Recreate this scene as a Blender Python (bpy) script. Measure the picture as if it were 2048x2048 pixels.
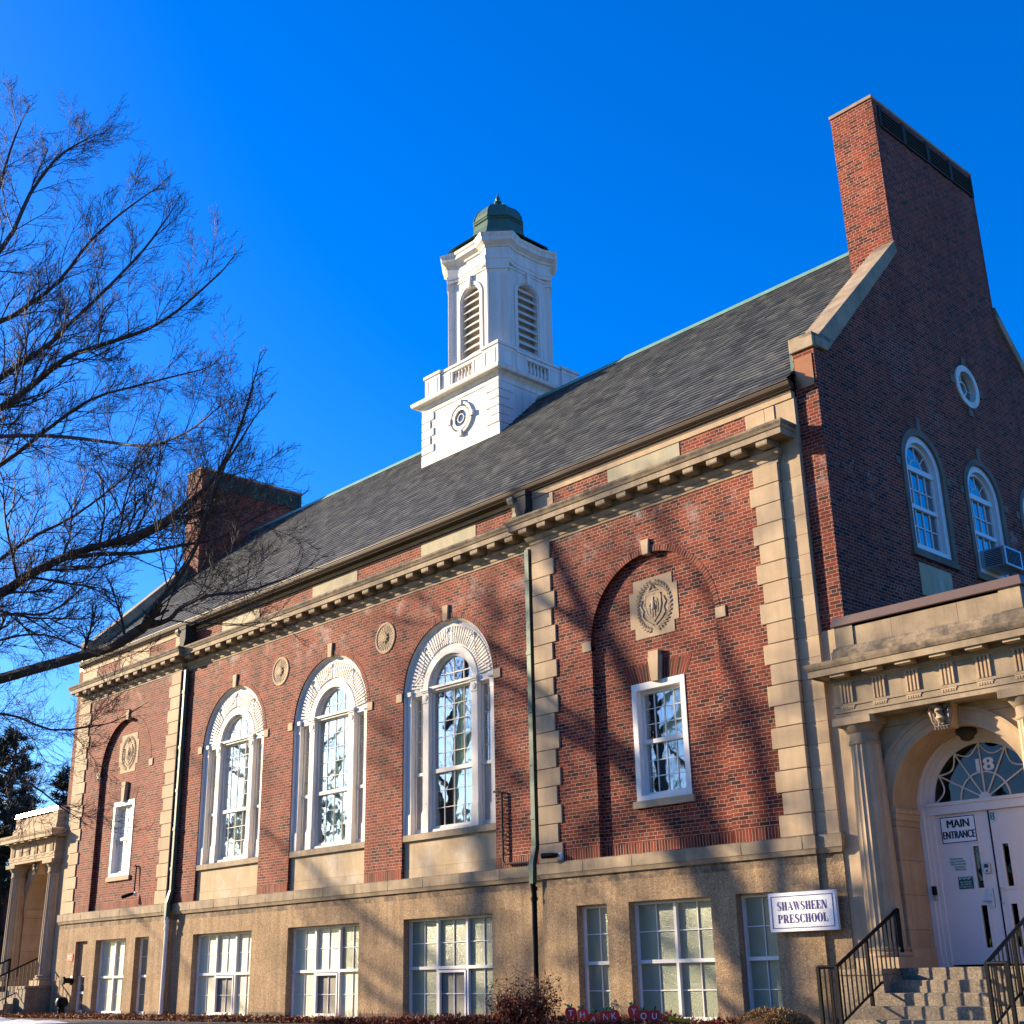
import bpy, bmesh, math, random
from mathutils import Vector, Matrix
R = math.radians
scene = bpy.context.scene
for o in list(bpy.data.objects):
    bpy.data.objects.remove(o)
COL = scene.collection

# ------------------------------------------------------------------ camera
cam_d = bpy.data.cameras.new('camera')
cam = bpy.data.objects.new('camera', cam_d); COL.objects.link(cam)
yaw, pit, rol = R(46.446), R(20.034), R(1.2528)
fw = Vector((-math.sin(yaw)*math.cos(pit), math.cos(yaw)*math.cos(pit), math.sin(pit)))
rt = Vector((math.cos(yaw), math.sin(yaw), 0)); dn = fw.cross(rt)
rt2 = rt*math.cos(rol) + dn*math.sin(rol); dn2 = -rt*math.sin(rol) + dn*math.cos(rol)
m = Matrix((rt2, -dn2, -fw)).transposed().to_4x4()
m.translation = Vector((12.347, -18.5, 0.929))
cam.matrix_world = m
cam_d.sensor_width = 36; cam_d.lens = 44.534; cam_d.clip_end = 2000; cam_d.clip_start = 0.1
scene.camera = cam
scene.render.resolution_x = scene.render.resolution_y = 1024

# ------------------------------------------------------------------ sky, sun, exposure
SUN = Vector((-0.917, -0.399, 0.300)).normalized()
elev = math.asin(SUN.z); az = math.atan2(SUN.x, SUN.y)
world = bpy.data.worlds.new('World'); scene.world = world; world.use_nodes = True
wt = world.node_tree; wt.nodes.clear()
sky = wt.nodes.new('ShaderNodeTexSky'); sky.sky_type = 'NISHITA'; sky.sun_disc = False
sky.sun_elevation = elev; sky.sun_rotation = az
sky.air_density = 1.0; sky.dust_density = 0.9; sky.ozone_density = 2.5; sky.altitude = 50
hs = wt.nodes.new('ShaderNodeHueSaturation'); hs.inputs['Saturation'].default_value = 1.54
bg = wt.nodes.new('ShaderNodeBackground'); bg.inputs['Strength'].default_value = 0.076
wo = wt.nodes.new('ShaderNodeOutputWorld')
wt.links.new(sky.outputs[0], hs.inputs['Color']); tint = wt.nodes.new('ShaderNodeMixRGB'); tint.blend_type = 'MULTIPLY'; tint.inputs[0].default_value = 1.0; tint.inputs[2].default_value = (0.72, 1.0, 1.60, 1)
wt.links.new(hs.outputs[0], tint.inputs[1]); wt.links.new(tint.outputs[0], bg.inputs[0]); wt.links.new(bg.outputs[0], wo.inputs[0])
sd = bpy.data.lights.new('sun', 'SUN'); sd.energy = 5.0; sd.angle = R(0.53); sd.color = (1.0, 0.80, 0.55)
so = bpy.data.objects.new('sun', sd); COL.objects.link(so); so.location = (-60, -30, 40)
so.rotation_euler = SUN.to_track_quat('Z', 'Y').to_euler()
scene.view_settings.view_transform = 'Standard'; scene.view_settings.look = 'None'
scene.view_settings.exposure = 1.48; scene.view_settings.gamma = 1.0
try: scene.view_settings.use_curve_mapping = False
except Exception: pass

# ------------------------------------------------------------------ material helpers
class NT:
    def __init__(s, name):
        s.m = bpy.data.materials.new(name); s.m.use_nodes = True
        s.t = s.m.node_tree; s.t.nodes.clear()
        s.out = s.n('OutputMaterial'); s.p = s.n('BsdfPrincipled'); s.l(s.p.outputs[0], s.out.inputs[0])
    def n(s, k, **kw):
        x = s.t.nodes.new('ShaderNode' + k)
        for a, b in kw.items(): setattr(x, a, b)
        return x
    def l(s, a, b): s.t.links.new(a, b)
    def pos(s): return s.n('NewGeometry').outputs['Position']
    def math(s, op, a, b=None):
        x = s.n('Math', operation=op)
        for i, v in enumerate((a, b)):
            if v is None: continue
            if isinstance(v, (int, float)): x.inputs[i].default_value = v
            else: s.l(v, x.inputs[i])
        return x.outputs[0]
    def mix(s, f, a, b, mode='MIX'):
        x = s.n('MixRGB', blend_type=mode)
        for i, v in enumerate((f, a, b)):
            if isinstance(v, (int, float)): x.inputs[i].default_value = v
            elif isinstance(v, tuple): x.inputs[i].default_value = (*v, 1)
            else: s.l(v, x.inputs[i])
        return x.outputs[0]
    def noise(s, scale, detail=4, rough=0.55, vec=None, stretch=None):
        v = vec or s.pos()
        if stretch:
            mp = s.n('Mapping'); mp.inputs['Scale'].default_value = stretch; s.l(v, mp.inputs[0]); v = mp.outputs[0]
        x = s.n('TexNoise'); x.inputs['Scale'].default_value = scale; x.inputs['Detail'].default_value = detail
        x.inputs['Roughness'].default_value = rough; s.l(v, x.inputs['Vector']); return x.outputs['Fac']
    def ramp(s, f, stops):
        x = s.n('ValToRGB'); e = x.color_ramp.elements
        while len(e) < len(stops): e.new(0.5)
        for el, (p, c) in zip(e, stops):
            el.position = p; el.color = (*c, 1) if isinstance(c, tuple) else (c, c, c, 1)
        s.l(f, x.inputs[0]); return x.outputs[0]
    def bump(s, h, dist=0.01, strength=1.0):
        b = s.n('Bump'); b.inputs['Distance'].default_value = dist; b.inputs['Strength'].default_value = strength
        s.l(h, b.inputs['Height']); s.l(b.outputs[0], s.p.inputs['Normal'])
    def base(s, c):
        if isinstance(c, tuple): s.p.inputs['Base Color'].default_value = (*c, 1)
        else: s.l(c, s.p.inputs['Base Color'])
    def set(s, **kw):
        for k, v in kw.items():
            k = {'rough': 'Roughness', 'metal': 'Metallic', 'spec': 'Specular IOR Level', 'coat': 'Coat Weight', 'trans': 'Transmission Weight'}.get(k, k)
            s.p.inputs[k].default_value = v

def brick_mat(name, mode, tone=1.0):
    s = NT(name)
    if mode == 'uv':
        vec = s.n('UVMap').outputs[0]
    else:
        sp = s.n('SeparateXYZ'); s.l(s.pos(), sp.inputs[0])
        u = s.math('ADD', sp.outputs[0], sp.outputs[1])
        cb = s.n('CombineXYZ'); s.l(u, cb.inputs[0]); s.l(sp.outputs[2], cb.inputs[1]); vec = cb.outputs[0]
        wob = s.n('TexNoise'); wob.inputs['Scale'].default_value = 6; s.l(vec, wob.inputs['Vector'])
        va = s.n('VectorMath', operation='MULTIPLY_ADD'); va.inputs[1].default_value = (0.006, 0.006, 0); s.l(wob.outputs['Color'], va.inputs[0]); s.l(vec, va.inputs[2]); vec = va.outputs[0]
    b = s.n('TexBrick'); s.l(vec, b.inputs['Vector'])
    b.inputs['Scale'].default_value = 1; b.inputs['Color1'].default_value = (0, 0, 0, 1); b.inputs['Color2'].default_value = (1, 1, 1, 1)
    b.inputs['Mortar'].default_value = (0.5, 0.5, 0.5, 1); b.inputs['Mortar Smooth'].default_value = 0.25; b.inputs['Bias'].default_value = 0
    if mode == 'uv':
        b.offset = 0; b.squash = 1
        b.inputs['Brick Width'].default_value = 0.069; b.inputs['Row Height'].default_value = 0.5; b.inputs['Mortar Size'].default_value = 0.006
    else:
        b.offset = 0.5; b.squash = 0.5; b.squash_frequency = 6
        b.inputs['Brick Width'].default_value = 0.2135; b.inputs['Row Height'].default_value = 0.069; b.inputs['Mortar Size'].default_value = 0.0054
    col = s.ramp(b.outputs['Color'], [(0.0, (.050, .018, .018)), (0.16, (.12, .028, .018)), (0.3, (.25, .050, .020)), (0.5, (.33, .072, .022)),
                                      (0.66, (.27, .055, .022)), (0.78, (.21, .070, .034)), (0.88, (.40, .105, .030)), (1.0, (.33, .15, .08))])
    col = s.mix(1.0, col, (.84, .50, .46), 'MULTIPLY')
    fine = s.noise(55, 3); col = s.mix(0.45, col, s.ramp(fine, [(0.3, .45), (0.7, 1.0)]), 'MULTIPLY')
    big = s.noise(0.55, 4); col = s.mix(0.5, col, s.ramp(big, [(0.3, .62), (0.7, 1.0)]), 'MULTIPLY')
    mort = s.ramp(s.noise(3, 3), [(0.3, (.34, .215, .16)), (0.7, (.47, .32, .25))])
    c = s.mix(b.outputs['Fac'], col, mort)
    run = s.noise(1.0, 5, 0.62, stretch=(1.6, 1.6, 0.13))
    c = s.mix(0.55, c, s.ramp(run, [(0.36, .48), (0.56, 1.0)]), 'MULTIPLY')
    rep_ = s.ramp(s.noise(0.38, 3, 0.5), [(0.60, 0.0), (0.66, 0.35)])
    c = s.mix(s.math('MULTIPLY', rep_, b.outputs['Fac']), c, (.62, .52, .44))
    sp2 = s.n('SeparateXYZ'); s.l(s.pos(), sp2.inputs[0])
    mr = s.n('MapRange'); s.l(sp2.outputs[2], mr.inputs[0]); mr.inputs[1].default_value = 8.6; mr.inputs[2].default_value = 9.75
    fall = s.math('MULTIPLY', mr.outputs[0], s.math('LESS_THAN', sp2.outputs[2], 9.9))
    ef = s.ramp(s.noise(1.7, 6, 0.7), [(0.52, 0.0), (0.68, 1.0)])
    e2 = s.math('MULTIPLY', s.math('MULTIPLY', fall, ef), 0.6)
    c = s.mix(e2, c, (.55, .47, .42))
    if tone != 1.0: c = s.mix(1.0, c, (tone, tone, tone), 'MULTIPLY')
    s.base(c); s.set(rough=0.85, spec=0.25)
    h = s.math('SUBTRACT', s.math('MULTIPLY', fine, 0.25), b.outputs['Fac'])
    s.bump(h, 0.006, 0.9)
    return s.m

def stone_mat(name, a, b, rough=0.8, speck=0.0, stain=0.35, bump=0.003, streak=0.25, wash=None, soot=None):
    s = NT(name)
    c = s.ramp(s.noise(2.2, 5, 0.6), [(0.3, a), (0.72, b)])
    c = s.mix(stain, c, s.ramp(s.noise(0.8, 6, 0.68), [(0.32, .55), (0.62, 1.0)]), 'MULTIPLY')
    st = s.noise(2.0, 4, 0.6, stretch=(2.2, 2.2, 0.22))
    c = s.mix(streak, c, s.ramp(st, [(0.38, .5), (0.6, 1.0)]), 'MULTIPLY')
    c = s.mix(0.7, c, s.ramp(s.n('NewGeometry').outputs['Random Per Island'], [(0, (.76, .74, .72)), (.5, (.95, .94, .92)), (1, (1.04, 1.02, .98))]), 'MULTIPLY')
    fine = s.noise(70, 3, 0.6)
    c = s.mix(0.25, c, s.ramp(fine, [(0.3, .6), (0.65, 1.0)]), 'MULTIPLY')
    if speck:
        v = s.n('TexVoronoi'); v.inputs['Scale'].default_value = 42; s.l(s.pos(), v.inputs['Vector'])
        sc = s.n('SeparateColor'); s.l(v.outputs['Color'], sc.inputs[0])
        c = s.mix(speck, c, s.ramp(sc.outputs[0], [(0.0, .28), (0.3, .75), (0.75, .95), (1.0, 1.5)]), 'MULTIPLY')
        pit = s.ramp(s.noise(9, 5, 0.75), [(0.30, .42), (0.42, 1.0)])
        c = s.mix(0.6, c, pit, 'MULTIPLY')
        fine = s.mix(0.6, fine, v.outputs['Distance'])
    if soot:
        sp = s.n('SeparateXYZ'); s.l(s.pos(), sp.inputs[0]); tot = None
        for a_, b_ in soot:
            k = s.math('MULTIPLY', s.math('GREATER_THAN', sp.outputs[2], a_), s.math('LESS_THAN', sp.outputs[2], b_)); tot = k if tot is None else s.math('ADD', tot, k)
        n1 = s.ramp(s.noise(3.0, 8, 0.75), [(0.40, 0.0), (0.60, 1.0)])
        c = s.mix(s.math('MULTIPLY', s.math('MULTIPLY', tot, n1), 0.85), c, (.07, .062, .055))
    if wash:
        c = s.mix(s.ramp(s.noise(1.4, 6, 0.7), [(0.5, 0.0), (0.75, wash[0])]), c, wash[1])
    s.base(c); s.set(rough=rough, spec=0.25); s.bump(fine, bump, 0.8)
    return s.m

def paint_mat(name, c, rough=0.45, var=0.12, metal=0.0, bump=0.001, scale=6):
    s = NT(name)
    k = s.mix(var, c, s.ramp(s.noise(scale, 5, 0.65), [(0.3, .55), (0.65, 1.0)]), 'MULTIPLY')
    s.base(k); s.set(rough=rough, metal=metal, spec=0.4); s.bump(s.noise(40, 3), bump, 0.6)
    return s.m

def glass_mat(name, tint=(0.9, 0.95, 0.93), refl=0.32, rough=0.015):
    s = NT(name)
    fr = s.n('LayerWeight'); fr.inputs[0].default_value = 0.5
    f = s.math('MINIMUM', s.math('ADD', s.math('MULTIPLY', s.math('POWER', fr.outputs['Facing'], 2.0), 0.9), refl - 0.2), 0.95)
    g = s.n('BsdfGlossy'); g.inputs['Roughness'].default_value = rough; g.inputs['Color'].default_value = (.95, .97, 1, 1)
    bp = s.n('Bump'); bp.inputs['Distance'].default_value = 0.004; bp.inputs['Strength'].default_value = 0.35
    s.l(s.noise(2.2, 2), bp.inputs['Height']); s.l(bp.outputs[0], g.inputs['Normal'])
    t = s.n('BsdfTransparent'); t.inputs[0].default_value = (*tint, 1)
    mx = s.n('MixShader'); s.l(f, mx.inputs[0]); s.l(t.outputs[0], mx.inputs[1]); s.l(g.outputs[0], mx.inputs[2])
    s.l(mx.outputs[0], s.out.inputs[0]); s.t.nodes.remove(s.p)
    return s.m

M = {}
M['brick'] = brick_mat('brickwork', 'world')
M['brick_uv'] = brick_mat('brick_on_edge', 'uv')
M['stone'] = stone_mat('cast_stone', (.49, .355, .215), (.58, .44, .285))
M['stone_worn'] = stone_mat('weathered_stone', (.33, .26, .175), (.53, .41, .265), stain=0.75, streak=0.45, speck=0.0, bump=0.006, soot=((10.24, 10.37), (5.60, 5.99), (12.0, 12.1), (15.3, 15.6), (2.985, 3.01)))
M['stone_shaded'] = stone_mat('shaded_trim_stone', (.17, .13, .10), (.26, .20, .15), stain=0.6)  # gable trim stone; the shade on that end is put into its colour
M['stone_green'] = stone_mat('algae_stone', (.38, .35, .23), (.50, .43, .29), stain=0.5, wash=(0.5, (.30, .40, .30)))
M['panel_stone'] = stone_mat('stone_panel', (.50, .37, .22), (.56, .43, .265), wash=(0.55, (.62, .58, .50)))
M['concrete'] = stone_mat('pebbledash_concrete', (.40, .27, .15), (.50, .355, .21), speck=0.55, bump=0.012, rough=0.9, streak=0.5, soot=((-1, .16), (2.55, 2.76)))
M['step'] = stone_mat('step_granite', (.24, .195, .135), (.34, .275, .19), speck=0.6, bump=0.006)
M['white'] = paint_mat('white_paint', (.74, .695, .61), 0.55, 0.22)
def wood_paint():
    s = NT('weathered_white_paint')
    c = s.mix(0.5, (.76, .715, .63), s.ramp(s.noise(1.6, 5, 0.6, stretch=(3, 3, 0.25)), [(0.34, .62), (0.55, 1.0)]), 'MULTIPLY')
    c = s.mix(s.ramp(s.noise(7, 6, 0.7), [(0.64, 0.0), (0.74, 0.45)]), c, (.36, .31, .25))
    c = s.mix(0.25, c, s.ramp(s.noise(40, 3), [(0.3, .6), (0.7, 1.0)]), 'MULTIPLY')
    s.base(c); s.set(rough=0.6, spec=0.3); s.bump(s.noise(30, 4), 0.003, 0.6); return s.m
M['white'] = wood_paint()
M['white_clean'] = paint_mat('white_frame_paint', (.73, .71, .67), 0.4, 0.08)
M['door'] = paint_mat('door_paint', (.68, .65, .62), 0.4, 0.06)
M['patina'] = paint_mat('copper_patina', (.075, .15, .105), 0.55, 0.6, 0.15, scale=3)
M['patina_light'] = paint_mat('copper_ridge_patina', (.17, .32, .235), 0.6, 0.5, 0.1, scale=3)
M['pipe_green'] = paint_mat('downspout_patina', (.075, .125, .09), 0.55, 0.6, 0.15, scale=3)
M['copper'] = paint_mat('brown_copper', (.058, .034, .020), 0.6, 0.6, 0.1, scale=2.5)
M['patina_dark'] = paint_mat('dark_patina', (.03, .065, .05), 0.6, 0.4, 0.1)
M['copper_sheet'] = paint_mat('copper_sheet', (.36, .15, .055), 0.38, 0.3, 0.5)
M['copper_dark'] = paint_mat('blackened_copper', (.028, .028, .025), 0.8, 0.4, 0.0)
M['flash'] = paint_mat('brown_flashing', (.155, .10, .075), 0.35, 0.15, 0.2)
M['black'] = paint_mat('black_iron', (.003, .003, .0035), 0.45, 0.2, 0.0)
M['black'].node_tree.nodes['Principled BSDF'].inputs['Specular IOR Level'].default_value = 0.15
M['grey_metal'] = paint_mat('grey_metal', (.42, .44, .46), 0.35, 0.15, 0.6)
M['joint'] = paint_mat('mortar_joint', (.10, .075, .05), 0.9, 0.2)
M['dark'] = paint_mat('dark_interior', (.018, .018, .018), 0.9, 0.2)
M['glass'] = glass_mat('window_glass')
M['glass_dark'] = glass_mat('gable_glass', (.45, .5, .5), 0.22)
M['curtain'] = paint_mat('pale_curtain', (.70, .76, .58), 0.9, 0.15)
M['curtain_white'] = paint_mat('white_curtain', (.85, .86, .80), 0.9, 0.08)
M['board'] = stone_mat('blank_board', (.50, .44, .36), (.62, .55, .46), streak=0.4)
M['room'] = paint_mat('room_wall', (.16, .17, .14), 0.9, 0.3)
def slate():
    s = NT('roof_slate')
    vec = s.n('UVMap').outputs[0]
    b = s.n('TexBrick'); s.l(vec, b.inputs['Vector']); b.offset = 0.5
    b.inputs['Scale'].default_value = 1; b.inputs['Color1'].default_value = (0, 0, 0, 1); b.inputs['Color2'].default_value = (1, 1, 1, 1)
    b.inputs['Mortar'].default_value = (0, 0, 0, 1); b.inputs['Mortar Size'].default_value = 0.004; b.inputs['Mortar Smooth'].default_value = 0.3
    b.inputs['Brick Width'].default_value = 0.26; b.inputs['Row Height'].default_value = 0.17; b.inputs['Bias'].default_value = 0
    c = s.ramp(b.outputs['Color'], [(0, (.040, .048, .054)), (.25, (.072, .083, .088)), (.6, (.108, .118, .118)), (.88, (.155, .16, .15)), (.96, (.20, .20, .18)), (1, (.085, .11, .105))])
    c = s.mix(0.3, c, s.ramp(s.noise(0.45, 5, 0.65), [(0.3, .6), (0.7, 1.15)]), 'MULTIPLY')
    c = s.mix(0.3, c, s.ramp(s.noise(1.5, 4, 0.6, stretch=(2.5, .25, .25)), [(0.35, .55), (0.65, 1.0)]), 'MULTIPLY')
    c = s.mix(0.35, c, s.ramp(s.noise(30, 3), [(0.3, .6), (0.7, 1.0)]), 'MULTIPLY')
    c = s.mix(b.outputs['Fac'], c, (.012, .012, .012))
    s.base(c); s.set(rough=0.62, spec=0.35)
    h = s.math('SUBTRACT', s.math('ADD', s.math('MULTIPLY', b.outputs['Color'], 0.7), s.math('MULTIPLY', s.noise(25, 3), 0.4)), s.math('MULTIPLY', b.outputs['Fac'], 1.2))
    s.bump(h, 0.007, 0.7)
    return s.m
M['slate'] = slate()
def frosted(name, c, rough):
    s = NT(name)
    k = s.mix(0.35, c, s.ramp(s.noise(1.3, 3), [(0.3, .55), (0.7, 1.0)]), 'MULTIPLY')
    v = s.n('TexVoronoi'); v.inputs['Scale'].default_value = 70; s.l(s.pos(), v.inputs['Vector'])
    s.base(k); s.set(rough=rough, spec=0.7, coat=0.25); s.p.inputs['Coat Roughness'].default_value = 0.05
    s.bump(v.outputs['Distance'], 0.006, 0.6); return s.m
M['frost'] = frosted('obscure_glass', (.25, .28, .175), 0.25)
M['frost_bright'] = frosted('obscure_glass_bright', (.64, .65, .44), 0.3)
M['screen'] = paint_mat('insect_screen', (.22, .21, .17), 0.7, 0.2)
def island(name, stops, rough=0.7, trans=0.0):
    s = NT(name)
    r = s.n('NewGeometry').outputs['Random Per Island']
    s.base(s.ramp(r, stops)); s.set(rough=rough, spec=0.2)
    return s.m
M['leaf_red'] = island('dry_red_leaf', [(0, (.08, .012, .008)), (.35, (.22, .03, .012)), (.65, (.22, .06, .02)), (.85, (.26, .12, .05)), (1, (.40, .26, .14))])
M['leaf_litter'] = island('leaf_litter_leaf', [(0, (.10, .035, .012)), (.4, (.24, .085, .025)), (.75, (.34, .15, .05)), (1, (.42, .27, .13))])
M['dry_grass'] = island('dry_clipped_leaf', [(0, (.16, .09, .03)), (.5, (.32, .20, .07)), (1, (.45, .32, .15))])
M['needle'] = island('pine_needle', [(0, (.008, .016, .010)), (.5, (.018, .032, .018)), (1, (.05, .065, .035))], 0.6)
M['wood_mass'] = island('added_winter_wood', [(0, (.018, .016, .014)), (.5, (.045, .036, .030)), (.8, (.020, .034, .020)), (1, (.08, .062, .05))], 0.8)
def bark():
    s = NT('bark')
    n = s.noise(6, 5, 0.65, stretch=(3, 3, 0.8))
    c = s.ramp(n, [(0.3, (.028, .022, .020)), (0.55, (.075, .058, .048)), (0.8, (.14, .115, .095))])
    c = s.mix(s.ramp(s.noise(2.5, 4), [(0.55, 0.0), (0.7, 0.5)]), c, (.14, .16, .13))
    s.base(c); s.set(rough=0.85, spec=0.2); s.bump(n, 0.02, 0.8); return s.m
M['bark'] = bark()
M['twig'] = paint_mat('twig_bark', (.060, .042, .036), 0.75, 0.3)
def flat(name, c, rough=0.5): return paint_mat(name, c, rough, 0.05)
M['sign_white'] = flat('sign_white', (.80, .80, .80), 0.35)
M['navy'] = flat('navy_ink', (.030, .020, .16), 0.4)
M['ink'] = flat('black_ink', (.012, .012, .015), 0.4)
M['red'] = flat('apple_red', (.75, .035, .018), 0.4)
M['red_dark'] = flat('apple_dark_red', (.48, .018, .022), 0.4)
M['leafgreen'] = flat('leaf_green', (.02, .30, .09), 0.5)
M['mint'] = flat('mint_ink', (.30, .62, .50), 0.5)
M['yellow'] = flat('pencil_yellow', (.75, .50, .02), 0.4)
M['teal'] = flat('teal_notice', (.008, .055, .085), 0.4)
M['notice_green'] = flat('notice_green', (.06, .30, .22), 0.5)
M['snow'] = stone_mat('snow', (.80, .82, .86), (.88, .89, .90), stain=0.1, streak=0.0, bump=0.02)

# ------------------------------------------------------------------ mesh helpers
def curve_fill(loops, depth):
    cu = bpy.data.curves.new('tmp', 'CURVE'); cu.dimensions = '2D'; cu.fill_mode = 'BOTH'; cu.extrude = depth/2
    for lp in loops:
        s = cu.splines.new('POLY'); s.points.add(len(lp)-1)
        for p, q in zip(s.points, lp): p.co = (q[0], q[1], 0, 1)
        s.use_cyclic_u = True
    ob = bpy.data.objects.new('tmp', cu); me = bpy.data.meshes.new_from_object(ob)
    vs = [tuple(v.co) for v in me.vertices]; fs = [tuple(p.vertices) for p in me.polygons]
    bpy.data.objects.remove(ob); bpy.data.curves.remove(cu); bpy.data.meshes.remove(me)
    return vs, fs

class MB:
    def __init__(s): s.v = []; s.f = []; s.uv = {}
    def add(s, vs, fs, uvs=None):
        o = len(s.v); s.v += [tuple(p) for p in vs]
        for i, f in enumerate(fs):
            if uvs: s.uv[len(s.f)] = uvs[i]
            s.f.append(tuple(k+o for k in f))
        return s
    def box(s, x0, x1, y0, y1, z0, z1):
        return s.add([(x0,y0,z0),(x1,y0,z0),(x1,y1,z0),(x0,y1,z0),(x0,y0,z1),(x1,y0,z1),(x1,y1,z1),(x0,y1,z1)],
                     [(0,3,2,1),(4,5,6,7),(0,1,5,4),(1,2,6,5),(2,3,7,6),(3,0,4,7)])
    def prism(s, poly, a, b, axis):
        n = len(poly)
        mk = {'x': lambda p, t: (t, p[0], p[1]), 'y': lambda p, t: (p[0], t, p[1]), 'z': lambda p, t: (p[0], p[1], t)}[axis]
        vs = [mk(p, a) for p in poly] + [mk(p, b) for p in poly]
        fs = [tuple(range(n))[::-1], tuple(range(n, 2*n))] + [(i, (i+1) % n, n+(i+1) % n, n+i) for i in range(n)]
        return s.add(vs, fs)
    def plate_y(s, loops, y0, y1):
        vs, fs = curve_fill(loops, y1-y0); yc = (y0+y1)/2
        return s.add([(x, yc-z, y) for x, y, z in vs], fs)
    def plate_x(s, loops, x0, x1):
        vs, fs = curve_fill(loops, x1-x0); xc = (x0+x1)/2
        return s.add([(xc+z, x, y) for x, y, z in vs], fs)
    def lathe(s, prof, cx, cy, n=24, rot=0.0, cap=True, axis='z', cz=0):
        vs = []; fs = []
        for r, z in prof:
            for i in range(n):
                a = rot + 2*math.pi*i/n
                if axis == 'z': vs.append((cx+r*math.cos(a), cy+r*math.sin(a), z))
                else: vs.append((cx+r*math.cos(a), z, cz+r*math.sin(a)))
        m = len(prof)
        for j in range(m-1):
            for i in range(n):
                fs.append((j*n+i, j*n+(i+1) % n, (j+1)*n+(i+1) % n, (j+1)*n+i))
        if cap: fs += [tuple(range(n))[::-1], tuple((m-1)*n+i for i in range(n))]
        return s.add(vs, fs)
    def tube(s, pts, rad, n=6, cap=True):
        P = [Vector(p) for p in pts]
        if not hasattr(rad, '__len__'): rad = [rad]*len(P)
        vs = []; fs = []
        d0 = (P[1]-P[0]).normalized()
        ref = Vector((0, 0, 1)) if abs(d0.z) < 0.9 else Vector((1, 0, 0))
        for i, p in enumerate(P):
            d = (P[min(i+1, len(P)-1)] - P[max(i-1, 0)]).normalized()
            a = d.cross(ref)
            if a.length < 1e-4: a = d.cross(Vector((0.3, 1, 0.2)))
            a.normalize(); b = d.cross(a)
            for k in range(n):
                t = 2*math.pi*k/n; q = p + (a*math.cos(t)+b*math.sin(t))*rad[i]; vs.append((q.x, q.y, q.z))
        for j in range(len(P)-1):
            for k in range(n):
                fs.append((j*n+k, j*n+(k+1) % n, (j+1)*n+(k+1) % n, (j+1)*n+k))
        if cap: fs += [tuple(range(n))[::-1], tuple((len(P)-1)*n+k for k in range(n))]
        return s.add(vs, fs)
    def ring(s, cx, cz, r0, r1, y0, y1, a0=0, a1=180, n=48, uv=False, r0b=None):
        vs = []; fs = []; uvs = []
        closed = abs(a1-a0) >= 359.9
        r0b = r0 if r0b is None else r0b
        for i in range(n+1):
            a = R(a0+(a1-a0)*i/n); c, q = math.cos(a), math.sin(a)
            vs += [(cx+r0*c, y0, cz+r0*q), (cx+r1*c, y0, cz+r1*q), (cx+r1*c, y1, cz+r1*q), (cx+r0b*c, y1, cz+r0b*q)]
        rm = (r0+r1)/2
        for i in range(n):
            u0, u1 = R((a1-a0)*i/n)*rm, R((a1-a0)*(i+1)/n)*rm
            for k in range(4):
                fs.append((i*4+k, i*4+(k+1) % 4, (i+1)*4+(k+1) % 4, (i+1)*4+k))
                uvs.append([(u0, .1), (u0, .4), (u1, .4), (u1, .1)])
        if not closed:
            fs += [(0, 1, 2, 3), (n*4+3, n*4+2, n*4+1, n*4)]; uvs += [[(0.03, .2)]*4]*2
        return s.add(vs, fs, uvs if uv else None)
    def sweep(s, path, prof, cap=True):
        """profile [(d,z)], d outward distance; path: plan polyline walked with the outside on the right"""
        P = [Vector((p[0], p[1])) for p in path]; ns = []
        for a, b in zip(P, P[1:]):
            d = (b-a).normalized(); ns.append(Vector((d.y, -d.x)))
        vs = []; fs = []; n = len(prof)
        for i, p in enumerate(P):
            if i == 0: o = ns[0]
            elif i == len(P)-1: o = ns[-1]
            elif ns[i-1].dot(ns[i]) > 0.99: o = ns[i]
            else: o = (ns[i-1]+ns[i]) / (1+ns[i-1].dot(ns[i]))
            for d, z in prof: q = p+o*d; vs.append((q.x, q.y, z))
        for i in range(len(P)-1):
            for k in range(n):
                fs.append((i*n+k, i*n+(k+1) % n, (i+1)*n+(k+1) % n, (i+1)*n+k))
        if cap: fs += [tuple(range(n))[::-1], tuple((len(P)-1)*n+k for k in range(n))]
        return s.add(vs, fs)
    def xf(s, mat):
        s.v = [tuple(mat @ Vector(p)) for p in s.v]; return s
    def build(s, name, mat, parent=None, smooth=False, bevel=0.0, weld=False, fix=True, angle=40):
        me = bpy.data.meshes.new(name); me.from_pydata(s.v, [], s.f)
        if s.uv:
            ul = me.uv_layers.new(name='UVMap')
            for p in me.polygons:
                u = s.uv.get(p.index)
                if u:
                    for li, q in zip(p.loop_indices, u): ul.data[li].uv = q
        if fix or weld:
            bm = bmesh.new(); bm.from_mesh(me)
            if weld: bmesh.ops.remove_doubles(bm, verts=bm.verts, dist=1e-4)
            bmesh.ops.recalc_face_normals(bm, faces=bm.faces); bm.to_mesh(me); bm.free()
        me.materials.append(mat)
        if smooth:
            for p in me.polygons: p.use_smooth = True
            try: me.set_sharp_from_angle(angle=R(angle))
            except Exception: pass
        o = bpy.data.objects.new(name, me); COL.objects.link(o)
        if parent is not None:
            o.parent = parent
            if parent.parent is None and parent.type == 'EMPTY': o.location = -parent.location
            elif parent.parent is None: o.location = (0, 0, 0)
        if bevel:
            bv = o.modifiers.new('bevel', 'BEVEL'); bv.width = bevel; bv.segments = 1; bv.limit_method = 'ANGLE'; bv.angle_limit = R(50)
        return o

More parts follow.
